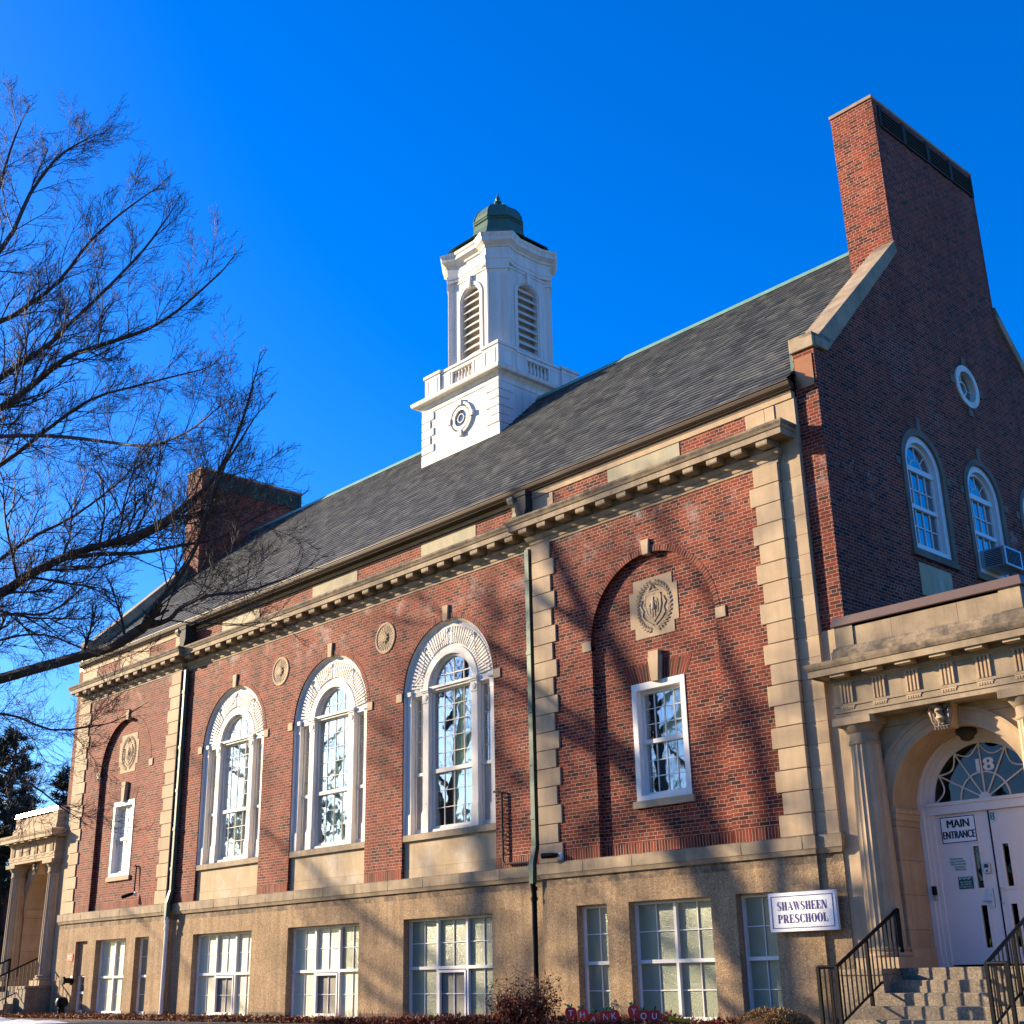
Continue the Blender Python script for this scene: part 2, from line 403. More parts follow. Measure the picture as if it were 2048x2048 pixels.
def tag(o, label=None, cat=None, group=None, kind=None):
    if label: o['label'] = label
    if cat: o['category'] = cat
    if group: o['group'] = group
    if kind: o['kind'] = kind
    return o
def thing(name, loc, label, cat, group=None):
    o = bpy.data.objects.new(name, None); COL.objects.link(o); o.location = loc; o.empty_display_size = 0.3
    return tag(o, label, cat, group)
def dup(o, parent, off):
    c = o.copy(); COL.objects.link(c); c.parent = parent
    c.location = Vector(o.location) + Vector(off)
    for ch in o.children: dup(ch, c, (0, 0, 0))
    return c
def arch(cx, zs, r, zb, n=40, close=True):
    return [(cx+r, zb)] + [(cx+r*math.cos(math.pi*i/n), zs+r*math.sin(math.pi*i/n)) for i in range(n+1)] + [(cx-r, zb)]
def rect(x0, x1, z0, z1): return [(x0, z0), (x1, z0), (x1, z1), (x0, z1)]
def text_verts(txt, size, width=None, depth=0.003, bold=0.0):
    cu = bpy.data.curves.new('tmp', 'FONT'); cu.body = txt; cu.size = size; cu.align_x = 'CENTER'; cu.align_y = 'CENTER'; cu.extrude = depth/2; cu.offset = bold
    ob = bpy.data.objects.new('tmp', cu); me = bpy.data.meshes.new_from_object(ob)
    vs = [tuple(v.co) for v in me.vertices]; fs = [tuple(p.vertices) for p in me.polygons]
    bpy.data.objects.remove(ob); bpy.data.curves.remove(cu); bpy.data.meshes.remove(me)
    if width:
        w = max(v[0] for v in vs)-min(v[0] for v in vs); k = width/w; vs = [(x*k, y, z) for x, y, z in vs]
    return vs, fs
def text_front(mb, txt, cx, y, cz, size, width=None, bold=0.0, lean=0.0, depth=0.004):
    vs, fs = text_verts(txt, size, width, depth)
    for q, dx in enumerate((0,)+((-bold, bold) if bold else ())): mb.add([(cx+a+dx, y-c-.0004*q, cz+b+lean*a) for a, b, c in vs], fs)
    return mb
rng = random.Random(7)
# ================================================================== school building
BX = Vector((-14.075, 6.0, 0))
B = thing('school_building', BX, 'long two storey red brick school with stone trim, slate roof, white cupola and two chimneys', 'school')
XL, XR = -28.15, 0.0            # outer edges of the end bays
ML, MR = -21.65, -6.5           # middle section
XC = [-18.82, -14.20, -9.58]    # big arched windows
EB = [(XL, ML), (MR, XR)]
YM = 0.15                       # middle section sits back
ZS = 7.17                       # springing line

# ---- brick walls
for x0, x1 in EB:
    c = (x0+x1)/2; w = MB()
    out = [(x0, 3.0), (c-1.6, 3.0)] + [(c-1.6*math.cos(math.pi*i/48), ZS+1.6*math.sin(math.pi*i/48)) for i in range(49)] + [(c+1.6, 3.0), (x1, 3.0), (x1, 9.72), (x0, 9.72)]
    w.plate_y([out], 0.0, 0.11)
    w.plate_y([rect(c-1.9, c+1.9, 3.0, 9.2), rect(c-.67, c+.67, 3.96, 6.21)], 0.11, 0.40)
    w.box(x0, x0+.3, .11, .5, 3.0, 9.72); w.box(x1-.3, x1, .11, .5, 3.0, 9.72)
    w.box(x0+.02, x1-.02, 0.06, 0.4, 10.2, 10.9)
    w.build('brick_wall', M['brick'], B)
w = MB(); out = [(ML, 3.0)]
for c in XC:
    out += [(c-1.6, 3.0)] + [(c-1.6*math.cos(math.pi*i/48), ZS+1.6*math.sin(math.pi*i/48)) for i in range(49)] + [(c+1.6, 3.0)]
out += [(MR, 3.0), (MR, 9.72), (ML, 9.72)]
w.plate_y([out], YM, YM+.40); w.box(ML-.02, MR+.02, YM+.06, YM+.4, 10.2, 10.9)
w.build('brick_wall', M['brick'], B)

# ---- bricks on end: soldier courses, arch rings, flat arches
def soldier(x0, x1, y, z0=3.0, z1=3.21):
    sc = MB(); sc.add([(x0, y, z0), (x1, y, z0), (x1, y, z1), (x0, y, z1), (x0, y+.05, z0), (x1, y+.05, z0), (x1, y+.05, z1), (x0, y+.05, z1)],
           [(0, 1, 2, 3), (3, 2, 6, 7), (0, 3, 7, 4), (1, 5, 6, 2)],
           [[(x0, .08), (x1, .08), (x1, .42), (x0, .42)], [(x0, .42), (x1, .42), (x1, .45), (x0, .45)], [(.03, .1), (.03, .4), (.04, .4), (.04, .1)], [(.03, .1), (.04, .1), (.04, .4), (.03, .4)]])
    sc.build('soldier_course', M['brick_uv'], B)
for x0, x1 in EB:
    c = (x0+x1)/2
    soldier(x0+.55, c-1.602, -.004); soldier(c+1.602, x1-.55, -.004); soldier(c-1.58, c+1.58, .106)
e = [ML] + [v for c in XC for v in (c-1.602, c+1.602)] + [MR]
for a, b_ in zip(e[::2], e[1::2]): soldier(a+.01, b_-.01, YM-.004)
for x0, x1 in EB:
    c = (x0+x1)/2
    MB().ring(c, ZS, 1.6, 1.715, -.006, .08, uv=True).build('brick_arch', M['brick_uv'], B)
    for sgn in (-1, 1):
        fa = MB(); n = 9
        for i in range(n):
            t0, t1 = .13+(.72-.13)*i/n, .13+(.72-.13)*(i+.995)/n
            lean = .30*((t0+t1)/2-.1)/.62*.55
            a, b2 = c+sgn*t0, c+sgn*t1
            fa.prism([(a, 6.215), (b2, 6.215), (b2+sgn*lean, 6.56), (a+sgn*lean, 6.56)], .1045, .2, 'y')
        fa.uv = {k: [(.001+.069*(k//6), .1), (.068+.069*(k//6), .1), (.068+.069*(k//6), .4), (.001+.069*(k//6), .4)][:len(f)] for k, f in enumerate(fa.f)}
        fa.build('flat_arch', M['brick_uv'], B)
for c in XC:
    MB().ring(c, ZS, 1.6, 1.715, YM-.006, YM+.08, uv=True).build('brick_arch', M['brick_uv'], B)

# ---- keystones and impost blocks
def keystone(c, z0, z1, w0, w1, y0, y1, step=0.0):
    k = MB(); k.prism([(c-w0, z0), (c+w0, z0), (c+w1, z1), (c-w1, z1)], y0, y1, 'y')
    if step: k.prism([(c-w0-step, z0+.04), (c+w0+step, z0+.04), (c+w1+step, z1-.1), (c-w1-step, z1-.1)], y0+.03, y1, 'y')
    k.build('keystone', M['stone'], B, bevel=.006)
for x0, x1 in EB:
    c = (x0+x1)/2
    keystone(c, 8.73, 9.04, .075, .105, -.05, .1)
    keystone(c, 6.18, 6.78, .085, .135, .015, .2, .035)
    for s in (-1, 1): MB().box(c+s*1.72-.12, c+s*1.72+.12, -.025, .1, 7.07, 7.28).build('impost_block', M['stone'], B, bevel=.006)
for c in XC:
    keystone(c, 8.73, 9.10, .075, .105, YM-.05, YM+.1)
    for s in (-1, 1): MB().box(c+s*1.73-.11, c+s*1.73+.11, YM-.025, YM+.1, 7.07, 7.28).build('impost_block', M['stone'], B, bevel=.006)

# ---- quoins
def quoins(xe, sgn):
    q = MB(); n = 18; h = 6.70/n
    for i in range(n):
        wd = (.56 if (n-1-i) % 2 == 0 else .67)
        a, b2 = xe, xe+sgn*wd
        q.box(min(a, b2), max(a, b2), -.032, .06, 3.0+i*h+.006, 3.0+(i+1)*h-.006)
    q.build('quoins', M['stone'], B, bevel=.008)
quoins(XR+.03, -1); quoins(MR, 1); quoins(ML, -1); quoins(XL-.03, 1)
# ---- plain stone strip at the outer edges
for s, xe in ((1, XR), (-1, XL)):
    q = MB(); n = 18; h = 6.70/n
    a, b2 = sorted((xe+s*.03, xe+s*.47))
    for i in range(n): q.box(a, b2, .06, .30, 3.0+i*h+.002, 3.0+(i+1)*h-.002)
    q.box(a, b2, .064, .30, 9.7, 10.9)
    q.build('corner_strip', M['stone'], B, bevel=.003)

# ---- base walls with window openings
BW = [(-1.92, .80), (0, 1.94), (1.92, .80)]
for k, (x0, x1) in enumerate(EB):
    c = (x0+x1)/2
    holes = [rect(c+d-w_/2, c+d+w_/2, .09, 2.15) for d, w_ in BW]
    MB().plate_y([rect(x0, x1, -.5, 2.75)]+holes, .03, .34).build('base_wall', M['concrete'], B)
holes = [rect(c-.07-1.48, c-.07+1.48, .02, 2.13) for c in XC]
MB().plate_y([rect(ML, MR, -.5, 2.75)]+holes, YM+.03, YM+.36).build('base_wall', M['concrete'], B)
for s, xe in ((1, XR), (-1, XL)):
    a, b2 = sorted((xe, xe+s*.47)); a2, b3 = sorted((xe+s*.47, xe+s*.955))
    MB().box(a, b2, .09, .34, -.5, 2.75).build('base_wall', M['concrete'], B)
    MB().box(a2, b3, .125, .148, -.5, 6.4).build('corner_strip', M['stone'], B)

# ---- belt course and main cornice (swept round the breaks of the front)
front = [(XL-.47, .2), (XL-.47, .06), (XL, .06), (XL, 0), (ML, 0), (ML, YM), (MR, YM), (MR, 0), (XR+.001, 0), (XR+.001, .06), (XR+.47, .06), (XR+.47, .2)]
belt = [(-.2, 2.70), (.015, 2.70), (.03, 2.745), (.045, 2.78), (.055, 2.785), (.06, 3.0), (-.2, 3.004)]
MB().sweep(front, belt).build('belt_course', M['stone_worn'], B)
jb = MB(); x = XL
while x < XR:
    y = -.062 if not (ML < x < MR) else YM-.062
    jb.box(x, x+.008, y, y+.01, 2.79, 2.998); x += 1.27
jb.build('belt_joint', M['stone_worn'], B)
cpath = [(XL-.03, .06), (XL-.03, 0), (ML, 0), (ML, YM), (MR, YM), (MR, 0), (XR+.03, 0), (XR+.03, .06)]
corn = [(-.15, 9.70), (.015, 9.70), (.018, 9.755), (.035, 9.757), (.04, 9.815), (.055, 9.82), (.085, 9.845), (.11, 9.895), (.115, 9.925), (.055, 9.935), (.055, 10.10),
        (.345, 10.10), (.345, 10.075), (.365, 10.075), (.365, 10.195), (.385, 10.20), (.405, 10.235), (.435, 10.285), (.44, 10.325), (.42, 10.33), (0, 10.40), (-.15, 10.40)]
CO = MB().sweep(cpath, corn).build('cornice', M['stone_worn'], B)
def bracket(x, y, par): return MB().prism([(y-.325, 9.965), (y-.05, 9.965), (y-.05, 10.103), (y-.34, 10.103), (y-.34, 9.99)], x-.125, x+.125, 'x').build('bracket', M['stone_worn'], par)
br0 = bracket(0, 0, CO); xs = []
def fill(a, b_, y):
    n = max(1, round(abs(b_-a)/.59))
    for i in range(n+1): xs.append((a+(b_-a)*i/n, y))
fill(XR-.06, MR+.05, 0); fill(MR-.55, ML+.55, YM); fill(ML-.05, XL+.06, 0)
for i, (x, y) in enumerate(xs):
    b2 = br0 if i == 0 else dup(br0, CO, (0, 0, 0))
    b2.location = (x, y, 0)
# ---- attic band: stone panels, cap board
def panel(x0, x1, y, mat='stone_green', name='stone_panel'): MB().box(x0, x1, y-.012, y+.1, 10.3, 10.86).build(name, M[mat], B, bevel=.004)
for x0, x1 in EB:
    c = (x0+x1)/2
    panel(c-.98, c+.98, .06, 'stone_green' if x0 > -10 else 'stone'); panel(x0, x0+.64, .06, 'stone'); panel(x1-.64, x1-.2, .06, 'stone'); panel(x1-.194, x1+.03, .06, 'stone') if False else panel(x1-.194, x1+.025, .06, 'stone')
for c in XC: panel(c-1.01, c+1.01, YM+.06)
MB().sweep([(XL-.44, .07), (ML, .07), (ML, YM+.07), (MR, YM+.07), (MR, .07), (XR+.44, .07)], [(-.1, 10.875), (.03, 10.875), (.035, 10.98), (.05, 10.99), (.05, 11.03), (-.1, 11.03)]).build('attic_cap', M['stone'], B)
# ---- gutter, roof
GX0, GX1 = XL-.50, XR+.50
gut = [(-.02, 11.035), (.10, 11.035), (.115, 11.06), (.13, 11.065), (.165, 11.10), (.185, 11.15), (.19, 11.175), (.21, 11.18), (.21, 11.20), (.17, 11.205), (.02, 11.17)]
MB().sweep([(GX0, .07), (GX1, .07)], gut).build('gutter', M['copper'], B)
MB().box(GX0+.02, GX1-.02, .0, .5, 11.031, 11.05).build('soffit', M['copper_dark'], B)
EY, EZ, RY, RZ = -.10, 11.20, 6.0, 17.15
def roof(side):
    r = MB(); n = 43; dy, dz = (RY-EY)/n, (RZ-EZ)/n; sl = math.hypot(dy, dz)
    nx = Vector((-(RZ-EZ), (RY-EY))).normalized()
    for i in range(n):
        y0, z0, y1, z1 = EY+dy*i, EZ+dz*i, EY+dy*(i+1.02), EZ+dz*(i+1.02)
        P = [(y0+nx.x*.034, z0+nx.y*.034), (y1+nx.x*.004, z1+nx.y*.004), (y0, z0)]
        if side < 0: P = [(2*RY-a, b_) for a, b_ in P]
        a, b_ = GX0+.02, GX1-.02; v0 = i*.17
        r.add([(a, *P[0]), (b_, *P[0]), (b_, *P[1]), (a, *P[1]), (a, *P[2]), (b_, *P[2])], [(0, 1, 2, 3), (4, 5, 1, 0)],
              [[(a, v0), (b_, v0), (b_, v0+.17), (a, v0+.17)], [(a, v0+.01), (b_, v0+.01), (b_, v0+.02), (a, v0+.02)]])
    return r
rf = roof(1); rb = roof(-1); rf.add(rb.v, rb.f, [rb.uv[i] for i in range(len(rb.f))])
RF = rf.build('roof', M['slate'], B, fix=False)
MB().prism([(RY-.16, RZ-.10), (RY-.05, RZ+.06), (RY, RZ+.085), (RY+.05, RZ+.06), (RY+.16, RZ-.10)], XL+.06, XR-.12, 'x').build('ridge_cap', M['patina_light'], RF)
MB().prism([(EY+.25, EZ-.3), (RY, RZ-.12), (2*RY-EY-.25, EZ-.3)], GX0+.05, GX1-.05, 'x').build('roof_deck', M['dark'], RF)

# ---- gable ends with chimneys
def gable(s, xo):            # s=+1 right end (face x=xo), -1 left end
    xi = xo-s*.47; a, b_ = sorted((xi, xo))
    prof = [(.15, 0), (.15, 11.76), (.55, 11.80), (3.80, 15.24), (3.72, 19.22), (8.22, 19.22), (8.22, 15.24), (11.45, 11.80), (11.85, 11.76), (11.85, 0)]
    holes = []
    if s > 0:
        for yc in (3.70, 6.17, 8.64): holes.append(arch(yc, 10.24, .84, 8.36))
        holes.append([(6.17+.5*math.cos(t*math.pi/20), 12.82+.5*math.sin(t*math.pi/20)) for t in range(40)])
        holes.append(rect(2.98, 4.2, 7.5, 8.15))
    MB().plate_x([prof]+holes, a, b_).build('gable_wall', M['brick'], B)
    # coping
    ca, cb = sorted((xo+s*.055, xo-s*.46))
    for m_ in (1, -1):
        f = (lambda y: y) if m_ > 0 else (lambda y: 12.0-y)
        co = MB(); co.prism([(f(.18), 11.80), (f(.56), 11.80), (f(3.80), 15.24), (f(3.785), 15.55), (f(.30), 12.06), (f(.18), 12.06)], ca, cb, 'x')
        co.build('gable_coping', M['stone_worn'], B, bevel=.01)
    kn = MB(); ka, kb = sorted((xo+s*.03, xo-s*.50))
    kn.box(ka, kb, .10, .28, 11.78, 12.08); kn.build('kneeler', M['stone_worn'], B, bevel=.01)
    sh = MB(); sa, sb = sorted((xo-s*.05, xo-s*.43)); sh.box(sa, sb, .135, .149, 11.02, 11.66); sh.build('copper_sheet', M['copper_sheet'], B)
    fl = MB(); fa_, fb_ = sorted((xo-s*.47, xo-s*.53)); fl.prism([(.15, 11.4), (.15, 11.78), (.55, 11.82), (3.8, 15.26), (3.8, 14.9)], fa_, fb_, 'x'); fl.build('flashing', M['patina'], B)
    # chimney stack (outer leaf is part of the gable wall)
    ch = MB(); ha, hb = sorted((xi, xo-s*1.07)); ch.prism([(3.83, 13.9), (3.72, 19.22), (8.22, 19.22), (8.22, 13.9)], ha, hb, 'x')
    CH = ch.build('chimney', M['brick'], B)
    cc, cd = sorted((xo+s*.012, xo-s*1.085)); MB().box(cc, cd, 3.69, 8.25, 19.22, 19.30).build('chimney_cap', M['stone_worn'], CH)
    ap = MB(); aa, ab = sorted((xo-s*.5, xo-s*1.12)); ap.box(aa, ab, 3.76, 3.84, 14.55, 15.0); ap.build('lead_apron', M['patina_light'], CH)
    for fs in ((1,) if s > 0 else (1,)):
        fx = xo if s > 0 else xo+1.07
        for i in range(4):
            y0 = 3.96+i*1.06; g = MB()
            for j in range(6):
                z = 18.62+j*.085
                g.prism([(fx-.005, z), (fx+.03, z-.03), (fx+.035, z-.02), (fx, z+.01)], y0+.04, y0+.96, 'y')
            g.box(fx-.004, fx+.035, y0-.03, y0+.04, 18.57, 19.13); g.box(fx-.004, fx+.035, y0+.96, y0+1.03, 18.57, 19.13)
            g.box(fx-.004, fx+.04, y0+.04, y0+.96, 18.55, 18.59); g.box(fx-.004, fx+.006, y0+.04, y0+.96, 18.59, 19.12)
            g.build('louvre', M['copper_dark'] if s > 0 else M['patina_dark'], CH)
gable(1, XR+.95); gable(-1, XL-.95)
MB().box(XL-.9, XR+.6, 11.4, 11.8, -.5, 11.2).build('rear_wall', M['brick'], B)
MB().box(XL+.4, XR-.3, .9, 11.3, 10.2, 10.4).build('ceiling_slab', M['dark'], B)
MB().box(XL+.4, XR-.3, .9, 11.3, 2.6, 2.8).build('floor_slab', M['dark'], B)

# ---- gable windows, oculus
gx = XR+.95
for k, yc in enumerate((3.70, 6.17, 8.64)):
    st = MB().plate_x([arch(yc, 10.24, .84, 8.36), arch(yc, 10.24, .70, 8.44)], gx-.20, gx+.025)
    GW = st.build('gable_window', M['stone_shaded'], B)
    MB().box(gx-.2, gx+.06, yc-.88, yc+.88, 8.27, 8.36).build('sill', M['stone_shaded'], GW)
    f = MB().plate_x([arch(yc, 10.24, .70, 8.44), arch(yc, 10.24, .565, 8.56)], gx-.17, gx-.03); f.build('frame', M['white_clean'], GW)
    s_ = MB().plate_x([arch(yc, 10.24, .565, 8.56), arch(yc, 10.24, .50, 8.63)], gx-.20, gx-.12)
    s_.box(gx-.2, gx-.1, yc-.56, yc+.56, 10.16, 10.27); s_.box(gx-.2, gx-.1, yc-.56, yc+.56, 9.36, 9.44)
    for i in (-1, 0, 1): s_.box(gx-.19, gx-.14, yc+i*.26-.012, yc+i*.26+.012, 8.6, 10.2)
    for z in (9.0, 9.78): s_.box(gx-.19, gx-.14, yc-.52, yc+.52, z-.012, z+.012)
    for a in (45, 90, 135): s_.xf(Matrix.Identity(4)); s_.tube([(gx-.16, yc+.2*math.cos(R(a)), 10.25+.2*math.sin(R(a))), (gx-.16, yc+.52*math.cos(R(a)), 10.25+.52*math.sin(R(a)))], .013, 4)
    s_.tube([(gx-.16, yc+.22*math.cos(R(a)), 10.25+.22*math.sin(R(a))) for a in range(0, 181, 15)], .013, 4)
    s_.build('sash', M['white_clean'], GW)
    MB().plate_x([arch(yc, 10.24, .52, 8.6)], gx-.168, gx-.162).build('glass', M['glass_dark'], GW)
    MB().box(gx-.40, gx-.38, yc-.8, yc+.8, 8.3, 11.2).build('backing', M['dark'], GW)
    k_ = MB(); k_.box(gx-.1, gx+.03, yc-.07, yc+.07, 11.06, 11.36); k_.build('keystone', M['stone_shaded'], B)
    for s in (-1, 1): MB().box(gx-.1, gx+.02, yc+s*.96-.08, yc+s*.96+.08, 10.1, 10.26).build('impost_block', M['stone_shaded'], B)
oc = MB()
def ringx(mb, yc, zc, r0, r1, x0, x1, n=40):
    mb.plate_x([[(yc+r1*math.cos(2*math.pi*i/n), zc+r1*math.sin(2*math.pi*i/n)) for i in range(n)], [(yc+r0*math.cos(2*math.pi*i/n), zc+r0*math.sin(2*math.pi*i/n)) for i in range(n)]], x0, x1)
ringx(oc, 6.17, 12.82, .36, .50, gx-.15, gx+.04); OC = oc.build('round_window', M['white'], B)
o2 = MB(); ringx(o2, 6.17, 12.82, .14, .17, gx-.13, gx-.08)
for a in (0, 90, 180, 270): o2.tube([(gx-.1, 6.17+.16*math.cos(R(a)), 12.82+.16*math.sin(R(a))), (gx-.1, 6.17+.38*math.cos(R(a)), 12.82+.38*math.sin(R(a)))], .015, 4)
o2.build('glazing_bars', M['white'], OC)
MB().plate_x([[(6.17+.4*math.cos(2*math.pi*i/32), 12.82+.4*math.sin(2*math.pi*i/32)) for i in range(32)]], gx-.115, gx-.105).build('glass', M['glass_dark'], OC)
for dy, dz in ((0, .62), (0, -.62), (.62, 0), (-.62, 0)): MB().box(gx-.05, gx+.025, 6.17+dy-.09, 6.17+dy+.09, 12.82+dz-.09, 12.82+dz+.09).build('oculus_key', M['stone_shaded'], B)
MB().box(gx-.3, gx+.015, 2.98, 4.2, 7.5, 8.15).build('stone_panel', M['panel_stone'], B)

# ---- the three big arched windows
def arched_window(c):
    yt = YM+.115
    cas = MB()                                                     # casing splayed from the brick to the fan panel
    cas.ring(c, ZS, 1.52, 1.6, yt, yt+.1, n=56)
    n = 56; vs = []; fs = []
    pth = [(c-1.6, 3.96)] + [(c-1.6*math.cos(math.pi*i/n), ZS+1.6*math.sin(math.pi*i/n)) for i in range(n+1)] + [(c+1.6, 3.96)]
    pin = [(c-1.52, 3.96)] + [(c-1.52*math.cos(math.pi*i/n), ZS+1.52*math.sin(math.pi*i/n)) for i in range(n+1)] + [(c+1.52, 3.96)]
    for (a, z), (a2, z2) in zip(pth, pin): vs += [(a, YM+.03, z), (a2, yt, z2)]
    fs = [(2*i, 2*i+1, 2*i+3, 2*i+2) for i in range(len(pth)-1)]
    cas.add(vs, fs)
    for s in (-1, 1): cas.box(min(c+s*1.515, c+s*1.6), max(c+s*1.515, c+s*1.6), yt, yt+.15, 3.96, ZS)
    W = cas.build('arched_window', M['white'], B, fix=False)
    tp = MB().plate_y([arch(c, ZS+.1, 1.53, ZS+.0) if False else ([(c+1.53, ZS+.1)]+[(c+1.53*math.cos(math.pi*i/50), ZS+1.53*math.sin(math.pi*i/50)) for i in range(3, 48)]+[(c-1.53, ZS+.1), (c-1.0, ZS+.1)]+
            [(c-.80*math.cos(math.pi*i/40), ZS+.1*(0)+.80*math.sin(math.pi*i/40)) for i in range(2, 39)]+[(c+1.0, ZS+.1)])], yt, yt+.14)
    # radiating flutes, festoons, dividers
    for i in range(45):
        a = R(8+164*i/44)
        if min(abs(math.degrees(a)-q) for q in (52, 90, 128)) < 3.4: continue
        u = (math.cos(a), math.sin(a)); v = (-u[1], u[0]); r0, r1 = 1.03, 1.42; h0, h1 = .016, .024
        pts = [(r0, -h0), (r1, -h1), (r1, h1), (r0, h0)]
        tp.prism([(c+u[0]*r+v[0]*h, ZS+u[1]*r+v[1]*h) for r, h in pts], yt-.034, yt+.01, 'y')
    for a0, a1 in ((8, 52), (52, 90), (90, 128), (128, 172)):
        P = []
        for i in range(15):
            t = i/14; a = R(a0+(a1-a0)*t); r = 1.42-.30*(1-(2*t-1)**2); P.append((c+r*math.cos(a), yt-.030, ZS+r*math.sin(a)))
        tp.tube(P, .012, 6)
    for a in (52, 90, 128):
        u = (math.cos(R(a)), math.sin(R(a))); v = (-u[1], u[0])
        for h0, h1 in ((-.06, -.022), (.022, .06)):
            tp.prism([(c+u[0]*r+v[0]*h, ZS+u[1]*r+v[1]*h) for r, h in ((1.02, h0), (1.43, h0), (1.43, h1), (1.02, h1))], yt-.024, yt+.01, 'y')
        for q in range(4):
            r0 = 1.05+q*.095
            tp.prism([(c+u[0]*r+v[0]*h, ZS+u[1]*r+v[1]*h) for r, h in ((r0, -.012), (r0+.06, -.012), (r0+.06, .012), (r0, .012))], yt-.018, yt+.01, 'y')
    tp.ring(c, ZS, .80, .98, yt-.025, yt+.14, 2, 178); tp.ring(c, ZS, 1.43, 1.47, yt-.012, yt+.01, 6, 174)
    tp.ring(c, ZS, .745, .80, yt+.05, yt+.16, 2, 178)
    tp.build('fan_panel', M['white'], W)
    for s in (-1, 1):
        mu = MB()
        mu.box(c+s*.855-.105, c+s*.855+.105, yt-.03, yt+.16, 3.97, 7.05)
        mu.box(c+s*.855-.125, c+s*.855+.125, yt-.055, yt+.16, 3.97, 4.42); mu.box(c+s*.855-.11, c+s*.855+.11, yt-.042, yt+.1, 4.42, 4.46)
        mu.box(c+s*.855-.115, c+s*.855+.115, yt-.045, yt+.16, 6.93, 7.17)
        mu.lathe([(.075, yt-.06), (.075, yt-.04), (.05, yt-.045), (.05, yt-.06), (.02, yt-.065)], c+s*.855, 0, 14, axis='y', cz=7.05)
        mu.box(c+s*.855-.13, c+s*.855+.13, yt-.065, yt+.16, 7.17, 7.21); mu.box(c+s*.855-.145, c+s*.855+.145, yt-.085, yt+.16, 7.21, 7.28)
        mu.build('mullion', M['white'], W, bevel=.004)
        po = MB(); po.box(c+s*1.455-.07, c+s*1.455+.07, yt-.03, yt+.16, 3.97, 7.05); po.box(c+s*1.455-.09, c+s*1.455+.09, yt-.05, yt+.16, 3.97, 4.42)
        po.box(c+s*1.455-.075, c+s*1.455+.075, yt-.04, yt+.16, 6.93, 7.17); po.box(c+s*1.455-.10, c+s*1.455+.10, yt-.075, yt+.16, 7.17, 7.28)
        po.build('side_post', M['white'], W, bevel=.004)
        a, b_ = sorted((c+s*.96, c+s*1.385))
        MB().box(a-.01, b_+.01, yt-.02, yt+.16, 7.14, 7.27).build('side_lintel', M['white'], W)
        sh = MB().plate_y([rect(a, b_, 3.97, 7.14), rect(a+.05, b_-.05, 4.08, 7.08)], yt+.08, yt+.17); sh.box(a, b_, yt+.06, yt+.17, 5.28, 5.35)
        for z in (5.72, 6.09, 6.46, 6.82): sh.box(a+.05, b_-.05, yt+.11, yt+.14, z-.01, z+.01)
        sh.box((a+b_)/2-.01, (a+b_)/2+.01, yt+.11, yt+.14, 5.33, 7.1)
        sh.build('sash', M['white'], W)
        MB().box(a+.04, b_-.04, yt+.125, yt+.13, 5.33, 7.1).build('glass', M['glass'], W)
        MB().box(a+.04, b_-.04, yt+.115, yt+.14, 4.06, 5.30).build('blank_board', M['board'], W)
    # centre light
    ce = MB().plate_y([rect(c-.75, c+.75, 3.97, 7.20), rect(c-.68, c+.68, 4.10, 7.15)], yt+.07, yt+.18)
    ce.box(c-.76, c+.76, yt+.05, yt+.18, 5.28, 5.37); ce.box(c-.75, c+.75, yt-.0, yt+.18, 7.18, 7.23); ce.box(c-.75, c+.75, yt-.04, yt+.18, 7.23, 7.29); ce.box(c-.76, c+.76, yt-.005, yt+.2, 3.97, 4.03)
    ce.ring(c, ZS+.06, .68, .76, yt+.07, yt+.18, 3, 177)
    for k in (-1, 0, 1): ce.box(c+k*.345-.0075, c+k*.345+.0075, yt+.11, yt+.145, 4.1, 7.2+math.sqrt(.7**2-(k*.345)**2)-.02)
    for z in (4.50, 4.88, 5.73, 6.09, 6.45, 6.81): ce.box(c-.68, c+.68, yt+.11, yt+.14, z-.007, z+.007)
    ce.box(c-.60, c+.60, yt+.11, yt+.145, 7.53, 7.552)
    ce.build('sash', M['white'], W)
    g = MB(); g.box(c-.69, c+.69, yt+.125, yt+.13, 4.08, 7.2); g.plate_y([arch(c, ZS+.06, .70, 7.21)], yt+.125, yt+.13); g.build('glass', M['glass'], W)
    sb = MB(); sb.box(c-1.6, c+1.6, YM+.01, YM+.4, 3.82, 3.96); sb.build('sill', M['stone_worn'], W)
    pn = MB()
    for a, b_ in ((-1.6, -.62), (-.616, .42), (.424, 1.6)): pn.box(c+a, c+b_, YM+.08, YM+.3, 3.224, 3.82)
    for a, b_ in ((-1.6, -.12), (-.116, 1.6)): pn.box(c+a, c+b_, YM+.078, YM+.3, 3.0, 3.22)
    pn.build('sill_panel', M['panel_stone'], W)
    MB().box(c-1.55, c+1.55, yt+.62, yt+.65, 3.9, 8.8).build('room_back', M['room'], W)
    return W
for i, c in enumerate(XC):
    W = arched_window(c)
    yb = YM+.115+.165
    cu = MB()
    n = 24; a, b_ = ((-.70, .70), (-.40, .72), (-.12, .72))[i]; z1 = (7.9, 7.3, 7.25)[i]
    for k in range(n):
        x0, x1 = c+a+(b_-a)*k/n, c+a+(b_-a)*(k+1)/n; y0, y1 = yb+.012*math.sin(k*1.7), yb+.012*math.sin((k+1)*1.7)
        cu.add([(x0, y0, 4.0 if i else 4.0), (x1, y1, 4.0), (x1, y1, z1), (x0, y0, z1)], [(0, 1, 2, 3)])
    cu.build('curtain', M['curtain_white'] if i == 0 else M['curtain'], W, fix=False)
    if i == 2:
        ar = MB()
        for q in range(7): ar.box(c-.02+q*.06, c+.03+q*.06, yb-.022, yb-.018, 4.15+.05*(q % 3), 4.42+.07*(q % 2))
        ar.build('paper_craft', M['sign_white'], W)

